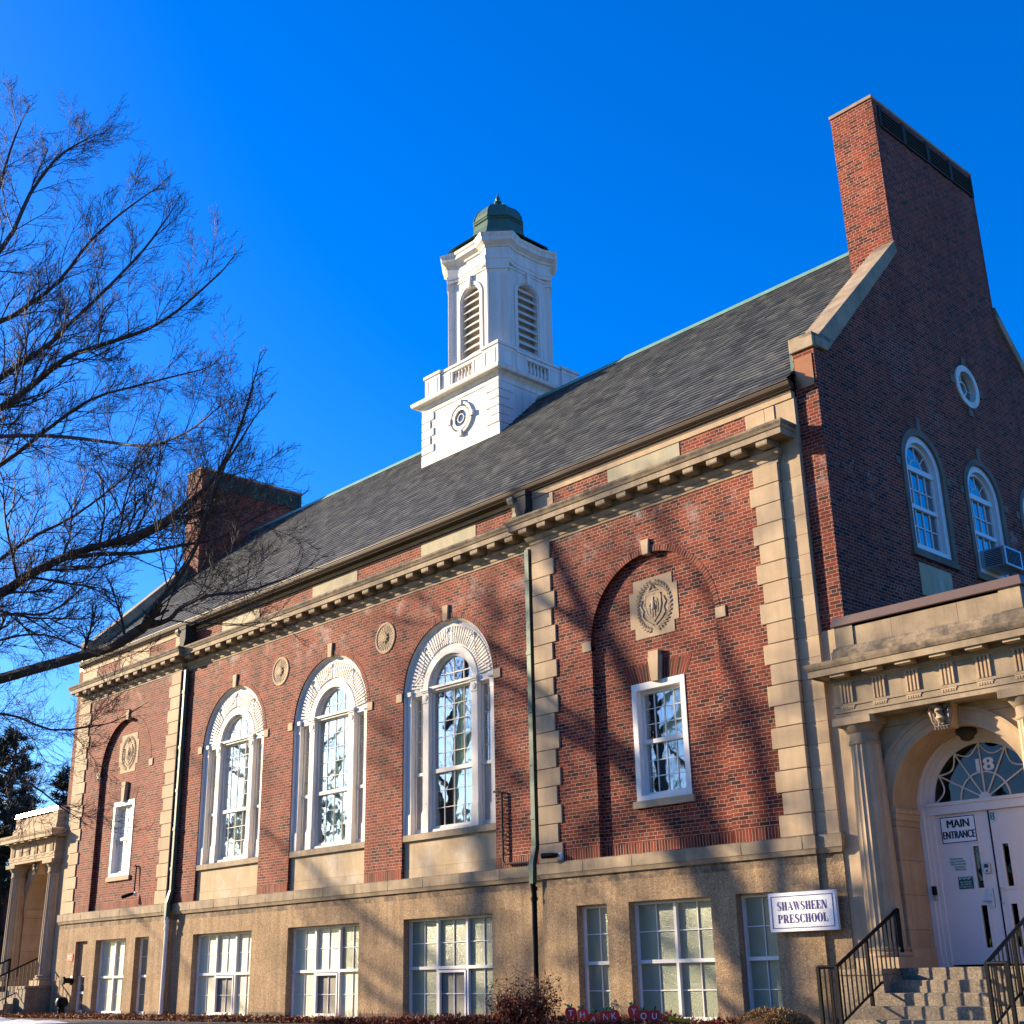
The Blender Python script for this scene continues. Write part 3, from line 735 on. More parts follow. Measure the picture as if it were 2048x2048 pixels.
# ---- small sash windows in the end bays
def bay_window(c, bright):
    y = .11; W = MB().plate_y([rect(c-.67, c+.67, 3.96, 6.21), rect(c-.55, c+.55, 4.05, 6.07)], y-.015, y+.20).build('sash_window', M['white_clean'], B)
    s = MB().plate_y([rect(c-.55, c+.55, 4.05, 6.07), rect(c-.49, c+.49, 4.12, 6.01)], y+.12, y+.22)
    s.box(c-.55, c+.55, y+.10, y+.22, 5.04, 5.12); s.box(c-.56, c+.56, y-.02, y+.2, 3.97, 4.06)
    for k in (-1, 0, 1): s.box(c+k*.245-.0085, c+k*.245+.0085, y+.15, y+.18, 4.1, 6.03)
    for z in (4.42, 4.72, 5.42, 5.72): s.box(c-.5, c+.5, y+.15, y+.18, z-.008, z+.008)
    s.build('sash', M['white_clean'], W)
    MB().box(c-.5, c+.5, y+.165, y+.17, 4.1, 6.03).build('glass', M['glass'], W)
    MB().box(c-.74, c+.74, y-.06, y+.2, 3.83, 3.96).build('sill', M['stone'], W)
    MB().box(c-.6, c+.6, y+.55, y+.58, 3.9, 6.3).build('room_back', M['room'], W)
    if bright: MB().box(c-.5, c+.5, y+.20, y+.21, 4.1, 6.03).build('blind', M['curtain_white'], W)
    else: MB().box(c-.10, c+.5, y+.20, y+.21, 5.0, 6.03).build('blind', M['curtain'], W)
bay_window((EB[0][0]+EB[0][1])/2, True); bay_window((EB[1][0]+EB[1][1])/2, False)

# ---- base windows
def base_window(c, w_, z0, z1, y, cols, mats, centre_vent=False, mid=1.09):
    x0, x1 = c-w_/2, c+w_/2; yf = y+.17
    f = MB().plate_y([rect(x0-.02, x1+.02, z0-.02, z1+.02), rect(x0+.042, x1-.042, z0+.05, z1-.05)], yf, yf+.10)
    f.box(x0+.05, x1-.05, yf-.008, yf+.09, mid-.032, mid+.032)
    cw = (x1-x0)/cols
    for i in range(1, cols): f.box(x0+i*cw-.03, x0+i*cw+.03, yf-.006, yf+.092, z0+.05, z1-.05)
    f.box(x0-.02, x1+.02, yf-.02, yf+.05, z1-.045, z1-.015)
    W = f.build('base_window', M['white_clean'], B)
    bars = MB()
    for i in range(cols):
        xm = x0+(i+.5)*cw; bars.box(xm-.009, xm+.009, yf+.045, yf+.064, z0+.05, z1-.05)
    for z in ((z0+mid)/2, (z1+mid)/2): bars.box(x0+.05, x1-.05, yf+.046, yf+.063, z-.009, z+.009)
    bars.build('glazing_bars', M['white_clean'], W)
    for i in range(cols):
        for j, (a, b_) in enumerate(((z0+.05, mid), (mid, z1-.05))):
            vent = centre_vent and i == 1 and j == 0
            MB().box(x0+i*cw+.03, x0+(i+1)*cw-.03, yf+.066, yf+.075, a, b_).build('pane', M['screen'] if vent else M[mats[(i+2*j) % len(mats)]], W)
            if vent:
                v = MB().plate_y([rect(x0+i*cw+.04, x0+(i+1)*cw-.04, a+.0, b_-.05), rect(x0+i*cw+.085, x0+(i+1)*cw-.085, a+.06, b_-.10)], yf-.02, yf+.04); v.build('vent_sash', M['white_clean'], W)
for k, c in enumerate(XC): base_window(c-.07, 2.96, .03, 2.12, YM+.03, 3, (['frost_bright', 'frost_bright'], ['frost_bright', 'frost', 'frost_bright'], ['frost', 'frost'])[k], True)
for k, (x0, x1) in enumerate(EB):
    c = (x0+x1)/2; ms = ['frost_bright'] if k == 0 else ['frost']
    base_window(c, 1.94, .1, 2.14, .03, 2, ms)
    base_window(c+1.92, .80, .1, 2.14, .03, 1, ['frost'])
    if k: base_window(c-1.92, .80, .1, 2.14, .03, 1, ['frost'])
    else:
        MB().box(c-1.92-.42, c-1.92+.42, .15, .3, 1.16, 2.2).build('blocked_opening', M['concrete'], B)
        base_window(c-1.92+.02, .78, .12, 1.16, .03, 1, ['glass_dark'], mid=.66)
MB().box(XL, XR, .7, .75, -.4, 2.7).build('basement_backing', M['dark'], B)

# ---- rosettes between the arches and the carved plaques of the end bays
for xr in ((XC[0]+XC[1])/2, (XC[1]+XC[2])/2):
    r = MB(); y = YM
    r.lathe([(.39, y+.02), (.39, y-.03), (.36, y-.045), (.33, y-.03), (.32, y-.012), (.001, y-.012)], xr, 0, 40, axis='y', cz=8.78, cap=False)
    for i in range(24):
        a = R(i*15); r.tube([(xr+q*math.cos(a), y-.014, 8.78+q*math.sin(a)) for q in (.15, .31)], [.008, .016], 5)
    for i in range(8):
        a = R(i*45); r.tube([(xr+q*math.cos(a), y-h, 8.78+q*math.sin(a)) for q, h in ((.02, .04), (.08, .045), (.15, .02))], [.02, .035, .01], 6)
    r.lathe([(.04, y), (.04, y-.06), (.001, y-.07)], xr, 0, 12, axis='y', cz=8.78, cap=False)
    r.v = [(a, y+(b_-y)*.6, z) for a, b_, z in r.v]
    r.build('rosette', M['stone'], B, smooth=True)
for x0, x1 in EB:
    c = (x0+x1)/2+.02; y = .10; zc = 7.68
    p = MB().plate_y([[(c-.62, zc-.37), (c-.50, zc-.37), (c-.50, zc-.60), (c+.50, zc-.60), (c+.50, zc-.37), (c+.62, zc-.37), (c+.62, zc+.37), (c+.50, zc+.37), (c+.50, zc+.60), (c-.50, zc+.60), (c-.50, zc+.37), (c-.62, zc+.37)]], y, y+.06)
    PL = p.build('carved_plaque', M['stone'], B)
    r = MB()
    shp = [(-.20, .24), (-.07, .27), (.0, .24), (.07, .27), (.20, .24), (.21, .02), (.15, -.15), (0, -.30), (-.15, -.15), (-.21, .02)]
    r.tube([(c+a, y-.012, zc+b_) for a, b_ in shp+shp[:1]], .018, 6)
    r.prism([(c+a*.96, zc+b_*.96) for a, b_ in shp], y-.014, y+.01, 'y')
    # figure on the shield: head, tunic, arms, legs with bow
    r.lathe([(.001, zc+.20), (.026, zc+.185), (.03, zc+.16), (.022, zc+.135), (.014, zc+.13), (.05, zc+.105), (.052, zc+.0), (.062, zc-.06), (.03, zc-.062)], c, y-.015, 10)
    for s in (-1, 1):
        r.tube([(c+s*.025, y-.02, zc-.05), (c+s*.03, y-.025, zc-.13), (c+s*.035, y-.02, zc-.22)], [.026, .02, .014], 6)
        r.tube([(c+s*.05, y-.02, zc+.09), (c+s*.09, y-.03, zc+.02), (c+s*.085, y-.03, zc-.04)], [.02, .015, .012], 6)
    r.tube([(c+.10, y-.03, zc+.15), (c+.125, y-.03, zc+.0), (c+.10, y-.03, zc-.14)], .008, 5); r.tube([(c-.09, y-.03, zc-.02), (c-.09, y-.03, zc-.16)], .008, 5)
    # arm crest above
    r.tube([(c-.09, y-.015, zc+.34), (c-.02, y-.03, zc+.44), (c+.05, y-.02, zc+.36)], [.022, .026, .018], 6); r.tube([(c-.12, y-.012, zc+.32), (c+.12, y-.012, zc+.32)], .014, 5); r.tube([(c-.1, y-.02, zc+.46), (c+.13, y-.02, zc+.49)], .008, 4)
    # ribbon and laurel wreath
    for s in (-1, 1):
        r.tube([(c+s*.27, y-.012, zc+.16), (c+s*.33, y-.02, zc+.05), (c+s*.26, y-.012, zc-.06), (c+s*.29, y-.02, zc-.17), (c+s*.20, y-.012, zc-.27), (c+s*.03, y-.02, zc-.38)], [.015, .02, .015, .02, .016, .012], 5)
        for i in range(17):
            t = R(-80+155*i/16); px_, pz = c+s*.42*math.cos(t), zc+.48*math.sin(t)
            for q in (-1, 0, 1):
                aa = (math.atan2(.48*math.cos(t), -.42*math.sin(t)) + q*.7); L = .10
                dx, dz = math.cos(aa)*L*s, math.sin(aa)*L
                r.tube([(px_, y-.005, pz), (px_+dx*.5, y-.028, pz+dz*.5), (px_+dx, y-.006, pz+dz)], [.006, .016, .003], 5)
    r.v = [(a, y+(b_-y)*.55, z) for a, b_, z in r.v]
    r.build('relief', M['stone'], PL, smooth=True)

# ---- downspouts with conductor heads
for s, xd, low in ((1, MR-.20, 'black'), (-1, ML+.12, 'white_clean')):
    yp = YM-.09
    d = MB(); d.box(xd-.06, xd+.06, yp-.05, yp+.06, 3.35, 9.72)
    for z in (9.0, 7.35, 6.1, 5.0, 3.9): d.box(xd-.072, xd+.072, yp-.062, yp+.075, z, z+.09)
    d.prism([(yp-.05, 3.36), (yp+.06, 3.36), (yp-.03, 3.02), (yp-.14, 3.02)], xd-.06, xd+.06, 'x')
    d.prism([(xd-.075, 3.03), (xd+.075, 3.03), (xd+.05, 2.62), (xd-.05, 2.62)], yp-.15, yp-.04, 'y')
    DS = d.build('downspout', M['pipe_green'], B)
    l = MB(); l.tube([(xd, yp-.10, 2.64), (xd, yp-.07, 2.45), (xd-.02, yp-.05, 2.2), (xd-.03, yp-.05, -.1)], .058, 12)
    for z in (2.3, 2.5): l.lathe([(.075, z), (.075, z+.07)], xd-.005, yp-.065, 12)
    l.build('lower_pipe', M[low], DS)
    hd = MB(); hx = xd+.02
    hd.prism([(hx-.17, 11.03), (hx+.17, 11.03), (hx+.17, 10.62), (hx+.09, 10.40), (hx-.09, 10.40), (hx-.17, 10.62)], -.16, .20, 'y'); hd.box(hx-.19, hx+.19, -.18, .2, 10.93, 11.03)
    hd.build('conductor_head', M['copper_dark'], DS)
    cx_ = hx-.30 if s > 0 else hx-.30
    cs = MB(); cs.prism([(.2, 10.98), (-.20, 10.98), (-.22, 10.90), (-.17, 10.83), (-.06, 10.78), (-.03, 10.66), (-.07, 10.55), (.0, 10.46), (.2, 10.46)], cx_-.08, cx_+.08, 'x'); cs.build('console', M['stone_green'], B)
# conduits on the wall
cd = MB(); P = [(-7.98, .10, 4.60), (-7.78, .08, 4.60), (-7.70, .08, 4.54), (-7.69, .08, 3.16), (-7.64, .08, 3.09), (-6.85, .08, 3.06)]
cd.tube(P, .022, 8)
for q in range(14): cd.box(-7.72, -7.66, .07, .13, 3.3+q*.09, 3.315+q*.09)
cd.build('conduit', M['copper_dark'], B)
MB().tube([(-23.95, .07, 4.20), (-23.75, .05, 4.2), (-23.70, .05, 4.12), (-23.68, .03, 3.45)], .022, 8).build('conduit', M['copper_dark'], B)
# ================================================================== cupola (part of the building)
CX, CY = -13.88, 6.10
hb = 1.77
cb = MB(); cb.box(CX-hb+.03, CX+hb-.03, CY-hb+.03, CY+hb-.03, 13.6, 17.4)
cb.box(CX-hb, CX+hb, CY-hb, CY+hb, 13.6, 15.92)
CU = cb.build('cupola', M['white'], B)
sq = lambda h: [(CX, CY-h), (CX+h, CY-h), (CX+h, CY+h), (CX-h, CY+h), (CX-h, CY-h), (CX, CY-h)]
# frame boards and quoins
qn = MB()
qn.box(CX-hb+.0, CX+hb, CY-hb+.004, CY+hb-.004, 17.27, 17.42)
for sx in (-1, 1):
    for i, z in enumerate((15.95, 16.215, 16.48, 16.745, 17.01)):
        wd = .58 if i % 2 == 0 else .42
        a, b_ = sorted((CX+sx*hb, CX+sx*(hb-wd)))
        qn.box(a, b_, CY-hb-.004, CY-hb+.1, z, z+.25)
        for sy in (-1, 1):
            c0, c1 = sorted((CY+sy*(hb-.001), CY+sy*(hb-wd)))
            d0, d1 = sorted((CX+sx*(hb+.004), CX+sx*(hb-.1)))
            qn.box(d0, d1, c0, c1, z, z+.25)
qn.build('cupola_quoins', M['white'], CU, bevel=.012)
# round window with keys
ow = MB(); yo = CY-hb; zo = 16.60; xo = CX+.08
ow.ring(xo, zo, .43, .52, yo-.035, yo+.05, 0, 360, 48); ow.ring(xo, zo, .26, .38, yo-.025, yo+.05, 0, 360, 48)
for dx, dz in ((0, .50), (0, -.50), (.50, 0), (-.50, 0)): ow.box(xo+dx-.085, xo+dx+.085, yo-.065, yo+.05, zo+dz-.085, zo+dz+.085)
OW = ow.build('round_window', M['white'], CU, bevel=.006)
b2 = MB(); b2.ring(xo, zo, .12, .145, yo-.01, yo+.02, 0, 360, 28)
for a in (0, 90, 180, 270): b2.tube([(xo+r*math.cos(R(a)), yo+.005, zo+r*math.sin(R(a))) for r in (.13, .29)], .014, 4)
b2.build('glazing_bars', M['white'], OW)
MB().lathe([(.28, yo+.022), (.28, yo+.03)], xo, 0, 28, axis='y', cz=zo).build('glass', M['glass_dark'], OW)
# cornice and balustrade
MB().sweep(sq(hb), [(-.3, 17.42), (.0, 17.42), (.02, 17.46), (.06, 17.50), (.09, 17.55), (.22, 17.56), (.24, 17.60), (.26, 17.68), (.0, 17.76), (-.3, 17.76)], cap=False).build('cupola_cornice', M['white'], CU)
MB().box(CX-hb+.05, CX+hb-.05, CY-hb+.05, CY+hb-.05, 17.4, 17.78).build('cupola_deck', M['white'], CU)
hp = 1.70
bal = MB()
for k in range(4):
    rot = Matrix.Translation((CX, CY, 0)) @ Matrix.Rotation(k*math.pi/2, 4, 'Z')
    t = MB()
    t.box(-hp, -hp+.72, -hp, -hp+.301, 17.77, 18.52); t.box(hp-.72, hp-.302, -hp, -hp+.30, 17.771, 18.52)
    for a, b_ in ((-hp+.715, -.46), (.46, hp-.715)): t.box(a, b_, -hp+.06, -hp+.26, 17.772, 18.50)
    t.box(-.465, .465, -hp+.064, -hp+.256, 17.773, 17.90); t.box(-.465, .465, -hp+.064, -hp+.256, 18.38, 18.498)
    t.box(-hp-.03, -hp+.75, -hp-.03, -hp+.33, 17.765, 17.86); t.box(hp-.75, hp-.331, -hp-.03, -hp+.33, 17.764, 17.86)
    t.box(-hp-.04, -hp+.76, -hp-.04, -hp+.34, 18.52, 18.62); t.box(hp-.76, hp-.341, -hp-.04, -hp+.339, 18.521, 18.62)
    t.box(-hp+.755, hp-.755, -hp+.02, -hp+.30, 18.499, 18.58)
    for a, b_, yq in ((-hp+.12, -hp+.60, -hp), (hp-.60, hp-.12, -hp), (-.92, -.54, -hp+.06), (.54, .92, -hp+.06)):
        t.box(a, b_, yq-.014, yq+.02, 18.38, 18.42); t.box(a, a+.04, yq-.013, yq+.02, 17.95, 18.38); t.box(b_-.04, b_, yq-.013, yq+.02, 17.95, 18.38); t.box(a, b_, yq-.014, yq+.02, 17.91, 17.95)
    t.xf(rot); bal.add(t.v, t.f)
bal.build('parapet', M['white'], CU, bevel=.006)
for k in range(4):
    t = MB()
    for i in range(6):
        x = -.38+.152*i
        t.lathe([(.028, 17.90), (.04, 17.93), (.026, 17.96), (.05, 18.06), (.052, 18.11), (.03, 18.22), (.022, 18.30), (.034, 18.34), (.03, 18.38)], x, -hp+.15, 10)
    t.box(-.46, .46, -hp+.27, -hp+.28, 17.9, 18.4)
    t.xf(Matrix.Translation((CX, CY, 0)) @ Matrix.Rotation(k*math.pi/2, 4, 'Z')); t.build('balusters', M['white'], CU, smooth=True)
# lantern: four louvred faces, four fluted diagonal piers
fd, fh = 1.27, .83                    # face distance / half width
oct8 = [(fh, -fd), (fd, -fh), (fd, fh), (fh, fd), (-fh, fd), (-fd, fh), (-fd, -fh), (-fh, -fd)]
ln = MB(); core = [(x*.80, y*.80) for x, y in oct8]; ln.prism([(CX+x, CY+y) for x, y in core], 17.7, 22.5, 'z')
for k in range(4):
    t = MB()
    t.plate_y([rect(-fh-.02, fh+.02, 17.7, 22.0), [(.42, 18.35), (.42, 20.87)]+[(.42*math.cos(math.pi*i/24), 20.87+.42*math.sin(math.pi*i/24)) for i in range(1, 24)]+[(-.42, 20.87), (-.42, 18.35)]], -fd, -fd+.22)
    t.ring(0, 20.87, .47, .58, -fd-.03, -fd+.02); t.box(-.58, -.47, -fd-.03, -fd+.02, 18.4, 20.87); t.box(.47, .58, -fd-.03, -fd+.02, 18.4, 20.87)
    t.prism([(-.05, 21.26), (.05, 21.26), (.09, 21.66), (-.09, 21.66)], -fd-.09, -fd+.02, 'y')
    t.box(-fh, fh, -fd-.025, -fd+.02, 21.62, 21.70)
    t.xf(Matrix.Translation((CX, CY, 0)) @ Matrix.Rotation(k*math.pi/2, 4, 'Z')); ln.add(t.v, t.f)
LN = ln.build('lantern', M['white'], CU)
for k in range(4):
    t = MB()
    for i in range(11):
        z = 18.45+i*.262
        hw = .42 if z < 20.87 else math.sqrt(max(.0, .42**2-(z+.05-20.87)**2))
        if hw < .1: continue
        t.prism([(-fd+.02, z-.075), (-fd+.035, z-.09), (-fd+.20, z+.115), (-fd+.185, z+.13)], -hw, hw, 'x')
    t.xf(Matrix.Translation((CX, CY, 0)) @ Matrix.Rotation(k*math.pi/2, 4, 'Z')); t.build('louvre', M['white'], CU)
bd, bh = 1.63, .335
for k in range(4):
    t = MB()
    t.box(-bh, bh, -bd, -bd+.6, 17.7, 21.72)
    for i in range(5):
        for sgn in (-1, 1): t.box(sgn*.19-.115+i*.05, sgn*.19-.115+i*.05+.028, -bd-.015, -bd+.01, 18.75, 21.35)
    t.box(-bh-.03, bh+.03, -bd-.03, -bd+.6, 17.7, 18.6); t.box(-bh-.035, bh+.035, -bd-.04, -bd+.5, 21.5, 21.72)
    t.xf(Matrix.Translation((CX, CY, 0)) @ Matrix.Rotation(math.pi/4+k*math.pi/2, 4, 'Z')); t.build('pier', M['white'], CU, bevel=.004)
def plan(e):
    pts = []
    for k in range(4):
        a = k*math.pi/2; rot = lambda x, y: (CX+x*math.cos(a)-y*math.sin(a), CY+x*math.sin(a)+y*math.cos(a))
        pts += [rot(-.52-e*0, -fd), rot(.52+e*0, -fd)]
        b = a+math.pi/4; r2 = lambda x, y: (CX+x*math.cos(b)-y*math.sin(b), CY+x*math.sin(b)+y*math.cos(b))
        pts += [r2(-bh-.02, -bd), r2(bh+.02, -bd)]
    return pts + pts[:1]
ent = [(-.4, 21.72), (.03, 21.72), (.035, 21.84), (.05, 21.85), (.055, 21.97), (.02, 21.98), (.02, 22.25), (.06, 22.27), (.075, 22.33), (.16, 22.40), (.20, 22.43), (.20, 22.55), (.235, 22.60), (.25, 22.68), (.20, 22.70), (-.4, 22.74)]
pl = plan(0)
# close the sweep by mitring the seam: start in the middle of a straight face
mid = ((pl[0][0]+pl[1][0])/2, (pl[0][1]+pl[1][1])/2)
MB().sweep([mid]+pl[1:-1]+[pl[0], mid], ent, cap=False).build('lantern_cornice', M['white'], CU)
for k in range(4):
    dn_ = MB(); t = MB()
    for i in range(16): t.box(-.31+i*.04, -.31+i*.04+.022, -bd-.10, -bd-.03, 22.32, 22.37)
    t.xf(Matrix.Translation((CX, CY, 0)) @ Matrix.Rotation(math.pi/4+k*math.pi/2, 4, 'Z')); dn_.add(t.v, t.f)
    dn_.build('dentils', M['white'], CU)
# copper roof, dome, finial
MB().prism([(CX+x, CY+y) for x, y in [(p[0]-CX, p[1]-CY) for p in pl[:-1]]], 22.70, 22.80, 'z').build('lantern_roof', M['patina'], CU)
cp = MB()
for k in range(4):
    t = MB(); t.box(-bh+.02, bh-.02, -bd+.0, -bd+.5, 22.74, 22.93); t.xf(Matrix.Translation((CX, CY, 0)) @ Matrix.Rotation(math.pi/4+k*math.pi/2, 4, 'Z')); cp.add(t.v, t.f)
cp.build('pier_cap', M['patina'], CU)
r8 = R(22.5)
dm = MB()
dm.lathe([(1.72, 22.78), (1.50, 22.86), (1.25, 22.99), (1.05, 23.18), (.94, 23.38), (.865, 23.62), (.83, 23.84)], CX, CY, 8, r8, cap=False)
dm.lathe([(.815, 23.82), (.85, 23.86), (.85, 23.96), (.885, 23.97), (.885, 24.00), (.84, 24.02)], CX, CY, 8, r8, cap=False)
dm.lathe([(.84, 24.02), (.83, 24.14), (.76, 24.32), (.63, 24.50), (.46, 24.63), (.31, 24.70), (.26, 24.72), (.245, 24.78), (.001, 24.79)], CX, CY, 8, r8, cap=False)
for i in range(8):
    a = r8+i*math.pi/4
    dm.tube([(CX+r*math.cos(a), CY+r*math.sin(a), z) for r, z in ((.845, 24.03), (.835, 24.14), (.765, 24.32), (.635, 24.50), (.465, 24.63), (.31, 24.71))], .018, 5)
    p, q = Vector((CX+.86*math.cos(a), CY+.86*math.sin(a), 0)), Vector((CX+.86*math.cos(a+math.pi/4), CY+.86*math.sin(a+math.pi/4), 0))
    for j in range(16):
        c_ = p.lerp(q, (j+.5)/16); dm.box(c_.x-.012, c_.x+.012, c_.y-.012, c_.y+.012, 23.87, 23.95)
dm.build('dome', M['patina'], CU)
MB().lathe([(.24, 24.78), (.16, 24.82), (.10, 24.86), (.08, 24.90), (.13, 24.94), (.13, 24.97), (.06, 25.02), (.085, 25.08), (.07, 25.14), (.03, 25.22), (.015, 25.33), (.001, 25.36)], CX, CY, 14, cap=False).build('finial', M['patina'], CU, smooth=True)

# ================================================================== entrance porches at both ends (parts of the building)
def porch(c, main):
    fx0, fx1, yf = c-1.77, c+1.77, -.16
    FZ = .89
    st = M['stone']
    body = MB()
    yw = .30
    wl = [(c-1.60, FZ), (c-1.17, FZ), (c-1.17, 3.32)] + [(c-1.17*math.cos(math.pi*i/48), 3.32+1.17*math.sin(math.pi*i/48)) for i in range(1, 48)] + [(c+1.17, 3.32), (c+1.17, FZ), (c+1.60, FZ), (c+1.60, 5.5), (c-1.60, 5.5)]
    body.plate_y([wl], yw, yw+.78)
    sx = 1.60
    body.box(c-sx, c+sx, yw+.78, 3.3, 4.8, 6.2)
    for s in (-1, 1):
        a, b_ = sorted((c+s*sx, c+s*1.3)); body.box(a, b_, yw+.78, 3.3, -.4, 4.8); body.box(a, b_, yw, yw+.78, -.4, FZ)
    PB = body.build('porch_wall', st, B)
    # joints cut into the face as fine proud blocks, archivolt and imposts
    ar = MB(); ar.ring(c, 3.32, 1.17, 1.27, yw-.025, yw+.02, n=56); ar.ring(c, 3.32, 1.27, 1.39, yw-.04, yw+.02, n=56); ar.ring(c, 3.32, 1.39, 1.45, yw-.065, yw+.02, n=56)
    ar.build('archivolt', st, PB)
    for s in (-1, 1):
        im = MB(); e0 = c+s*1.17
        a, b_ = sorted((c+s*1.47, e0-s*.05)); im.box(a, b_, yw-.05, yw+.80, 3.24, 3.32); im.box(min(c+s*1.45, e0-s*.025), max(c+s*1.45, e0-s*.025), yw-.03, yw+.79, 3.14, 3.24)
        # sunk panels on the reveals
        xr = e0-s*.006
        for z0, z1 in ((1.35, 3.02),):
            for y0, y1, za, zb in ((yw+.14, yw+.155, z0, z1), (yw+.63, yw+.645, z0, z1), (yw+.14, yw+.645, z0, z0+.015), (yw+.14, yw+.645, z1-.015, z1)):
                im.box(min(xr, e0+s*.02), max(xr, e0+s*.02), y0, y1, za, zb)
        im.box(min(e0-s*.03, e0+s*.02), max(e0-s*.03, e0+s*.02), yw-.03, yw+.8, FZ, 1.17)
        im.build('impost', st, PB)
    jt = MB()
    for i, z in enumerate((1.45, 1.98, 2.51, 3.04, 3.62, 4.14, 4.62)):
        half = 1.17 if z < 3.32 else (math.sqrt(1.45**2-(z-3.32)**2) if z < 4.7 else 0)
        for s in (-1, 1):
            a, b_ = sorted((c+s*(1.175 if z < 3.32 else half+.01), c+s*1.6)); jt.box(a, b_, yw-.0015, yw+.01, z-.004, z+.004)
            if z < 3.2: a, b_ = sorted((c+s*1.1685, c+s*1.18)); jt.box(a, b_, yw+.02, yw+.7, z-.004, z+.004)
    jt.build('masonry_joint', M['joint'], PB)
    # entablature
    ep = [(fx0, .32), (fx0, yf), (fx1, yf), (fx1, .32)]
    MB().sweep(ep, [(-.62, 4.79), (0, 4.79), (.0, 4.87), (.018, 4.875), (.018, 4.975), (.035, 4.98), (.035, 5.02), (0, 5.025), (0, 5.36), (.012, 5.365), (.018, 5.40), (.05, 5.42), (.055, 5.44), (.03, 5.445), (.03, 5.52),
                    (.26, 5.52), (.26, 5.49), (.285, 5.49), (.285, 5.60), (.30, 5.605), (.325, 5.66), (.335, 5.71), (.31, 5.72), (-.05, 5.80), (-.62, 5.80)]).build('entablature', M['stone_worn'] if main else st, PB)
    MB().box(fx0+.03, fx1-.03, yf+.03, yw+.1, 4.80, 5.78).build('entablature_core', st, PB)
    for i in range(6):
        tg = MB()
        x = c-1.515+.606*i
        for j in range(4): tg.prism([(x-.12+j*.064, yf+.01), (x-.12+j*.064+.008, yf-.028), (x-.12+j*.064+.04, yf-.028), (x-.12+j*.064+.048, yf+.01)], 5.03, 5.36, 'z')
        tg.box(x-.135, x+.135, yf-.02, yf+.01, 5.36, 5.395); tg.box(x-.135, x+.135, yf-.03, yf+.01, 4.955, 4.98)
        for j in range(6): tg.box(x-.125+j*.043, x-.125+j*.043+.028, yf-.028, yf+.01, 4.92, 4.957)
        tg.build('triglyph', st, PB)
        MB().prism([(yf-.25, 5.445), (yf-.02, 5.445), (yf-.02, 5.523), (yf-.255, 5.523)], x-.14, x+.14, 'x').build('mutule', st, PB)
    at = MB(); at.sweep([(fx0+.12, .40), (fx0+.12, yf+.05), (fx1-.12, yf+.05), (fx1-.12, .40)], [(-.3, 5.78), (.07, 5.78), (.075, 5.90), (.05, 5.93), (.045, 5.97), (.01, 5.985), (-.3, 5.99)])
    for a, b_ in ((fx0+.12, fx0+.47), (fx0+.476, fx0+1.18), (fx0+1.186, fx1-1.186), (fx1-1.18, fx1-.476), (fx1-.47, fx1-.12)):
        pr = .02 if a < fx0+.2 or b_ > fx1-.2 else 0
        at.box(a, b_, yf+.05-pr, .42, 5.985, 6.34)
    at.box(fx0+.3, fx1-.3, .4, 3.2, 5.78, 6.3)
    at.build('attic', M['stone_worn'] if main else st, PB)
    fl = MB(); fl.sweep([(fx0+.10, 3.3), (fx0+.10, yf+.02), (fx1-.10, yf+.02), (fx1-.10, 3.3)], [(-.08, 6.34), (.02, 6.34), (.03, 6.35), (.0, 6.50), (-.05, 6.51)], cap=True); fl.box(fx0+.13, fx1-.13, yf+.05, 3.25, 6.30, 6.36)
    fl.build('roof_edge', M['flash'] if main else M['edge_bright'], PB)
    for s in (-1, 1):                                              # columns
        cx = c+s*1.45; cy = .10; co = MB()
        n = 20; vs = []; fs = []; prof = []
        for k in range(15):
            t = k/14; r = .288-.038*t**1.6; prof.append((r, 1.20+(4.36-1.20)*t))
        m_ = n*4
        for r, z in prof:
            for i in range(m_):
                a = 2*math.pi*i/m_; q = r-(.018*max(0, math.sin(math.pi*((i % 4)/4)))**.7 if (i % 4) else 0); vs.append((cx+q*math.cos(a), cy+q*math.sin(a), z))
        for j in range(len(prof)-1):
            for i in range(m_): fs.append((j*m_+i, j*m_+(i+1) % m_, (j+1)*m_+(i+1) % m_, (j+1)*m_+i))
        co.add(vs, fs); CC = co.build('column', st, PB, smooth=True, angle=20)
        ca = MB(); ca.lathe([(.25, 4.34), (.265, 4.36), (.265, 4.40), (.252, 4.41), (.252, 4.53), (.275, 4.55), (.285, 4.57), (.33, 4.63), (.345, 4.66), (.2, 4.66)], cx, cy, 32); ca.box(cx-.355, cx+.355, cy-.355, cy+.355, 4.66, 4.785)
        ca.build('capital', M['stone_worn'], CC, smooth=True, angle=30)
        ba = MB(); ba.lathe([(.2, 1.05), (.36, 1.05), (.375, 1.08), (.36, 1.115), (.32, 1.125), (.315, 1.15), (.335, 1.165), (.33, 1.19), (.295, 1.205), (.2, 1.21)], cx, cy, 32); ba.box(cx-.37, cx+.37, cy-.37, cy+.33, .89, 1.05)
        ba.build('column_base', st, CC, smooth=True, angle=30)
        pe = MB(); pe.box(cx-.43, cx+.33 if s < 0 else cx+.43, -.68, .3, -.3, .80) if s < 0 else pe.box(cx-.33, cx+.43, -.68, .3, -.3, .80)
        a, b_ = (cx-.45, cx+.33) if s < 0 else (cx-.33, cx+.45); pe.box(a, b_, -.70, .3, .80, .888)
        pe.build('pedestal', M['step'], PB, bevel=.01)
    ea = MB()                                                       # eagle keystone
    ea.prism([(c-.12, 4.42), (c+.12, 4.42), (c+.19, 4.80), (c-.19, 4.80)], .06, .32, 'y')
    KS = ea.build('keystone', st, PB, bevel=.01)
    eg = MB(); yk = .06
    eg.tube([(c, yk-.02, 4.50), (c, yk-.06, 4.58), (c, yk-.07, 4.68), (c-.02, yk-.06, 4.75)], [.06, .085, .075, .05], 10)
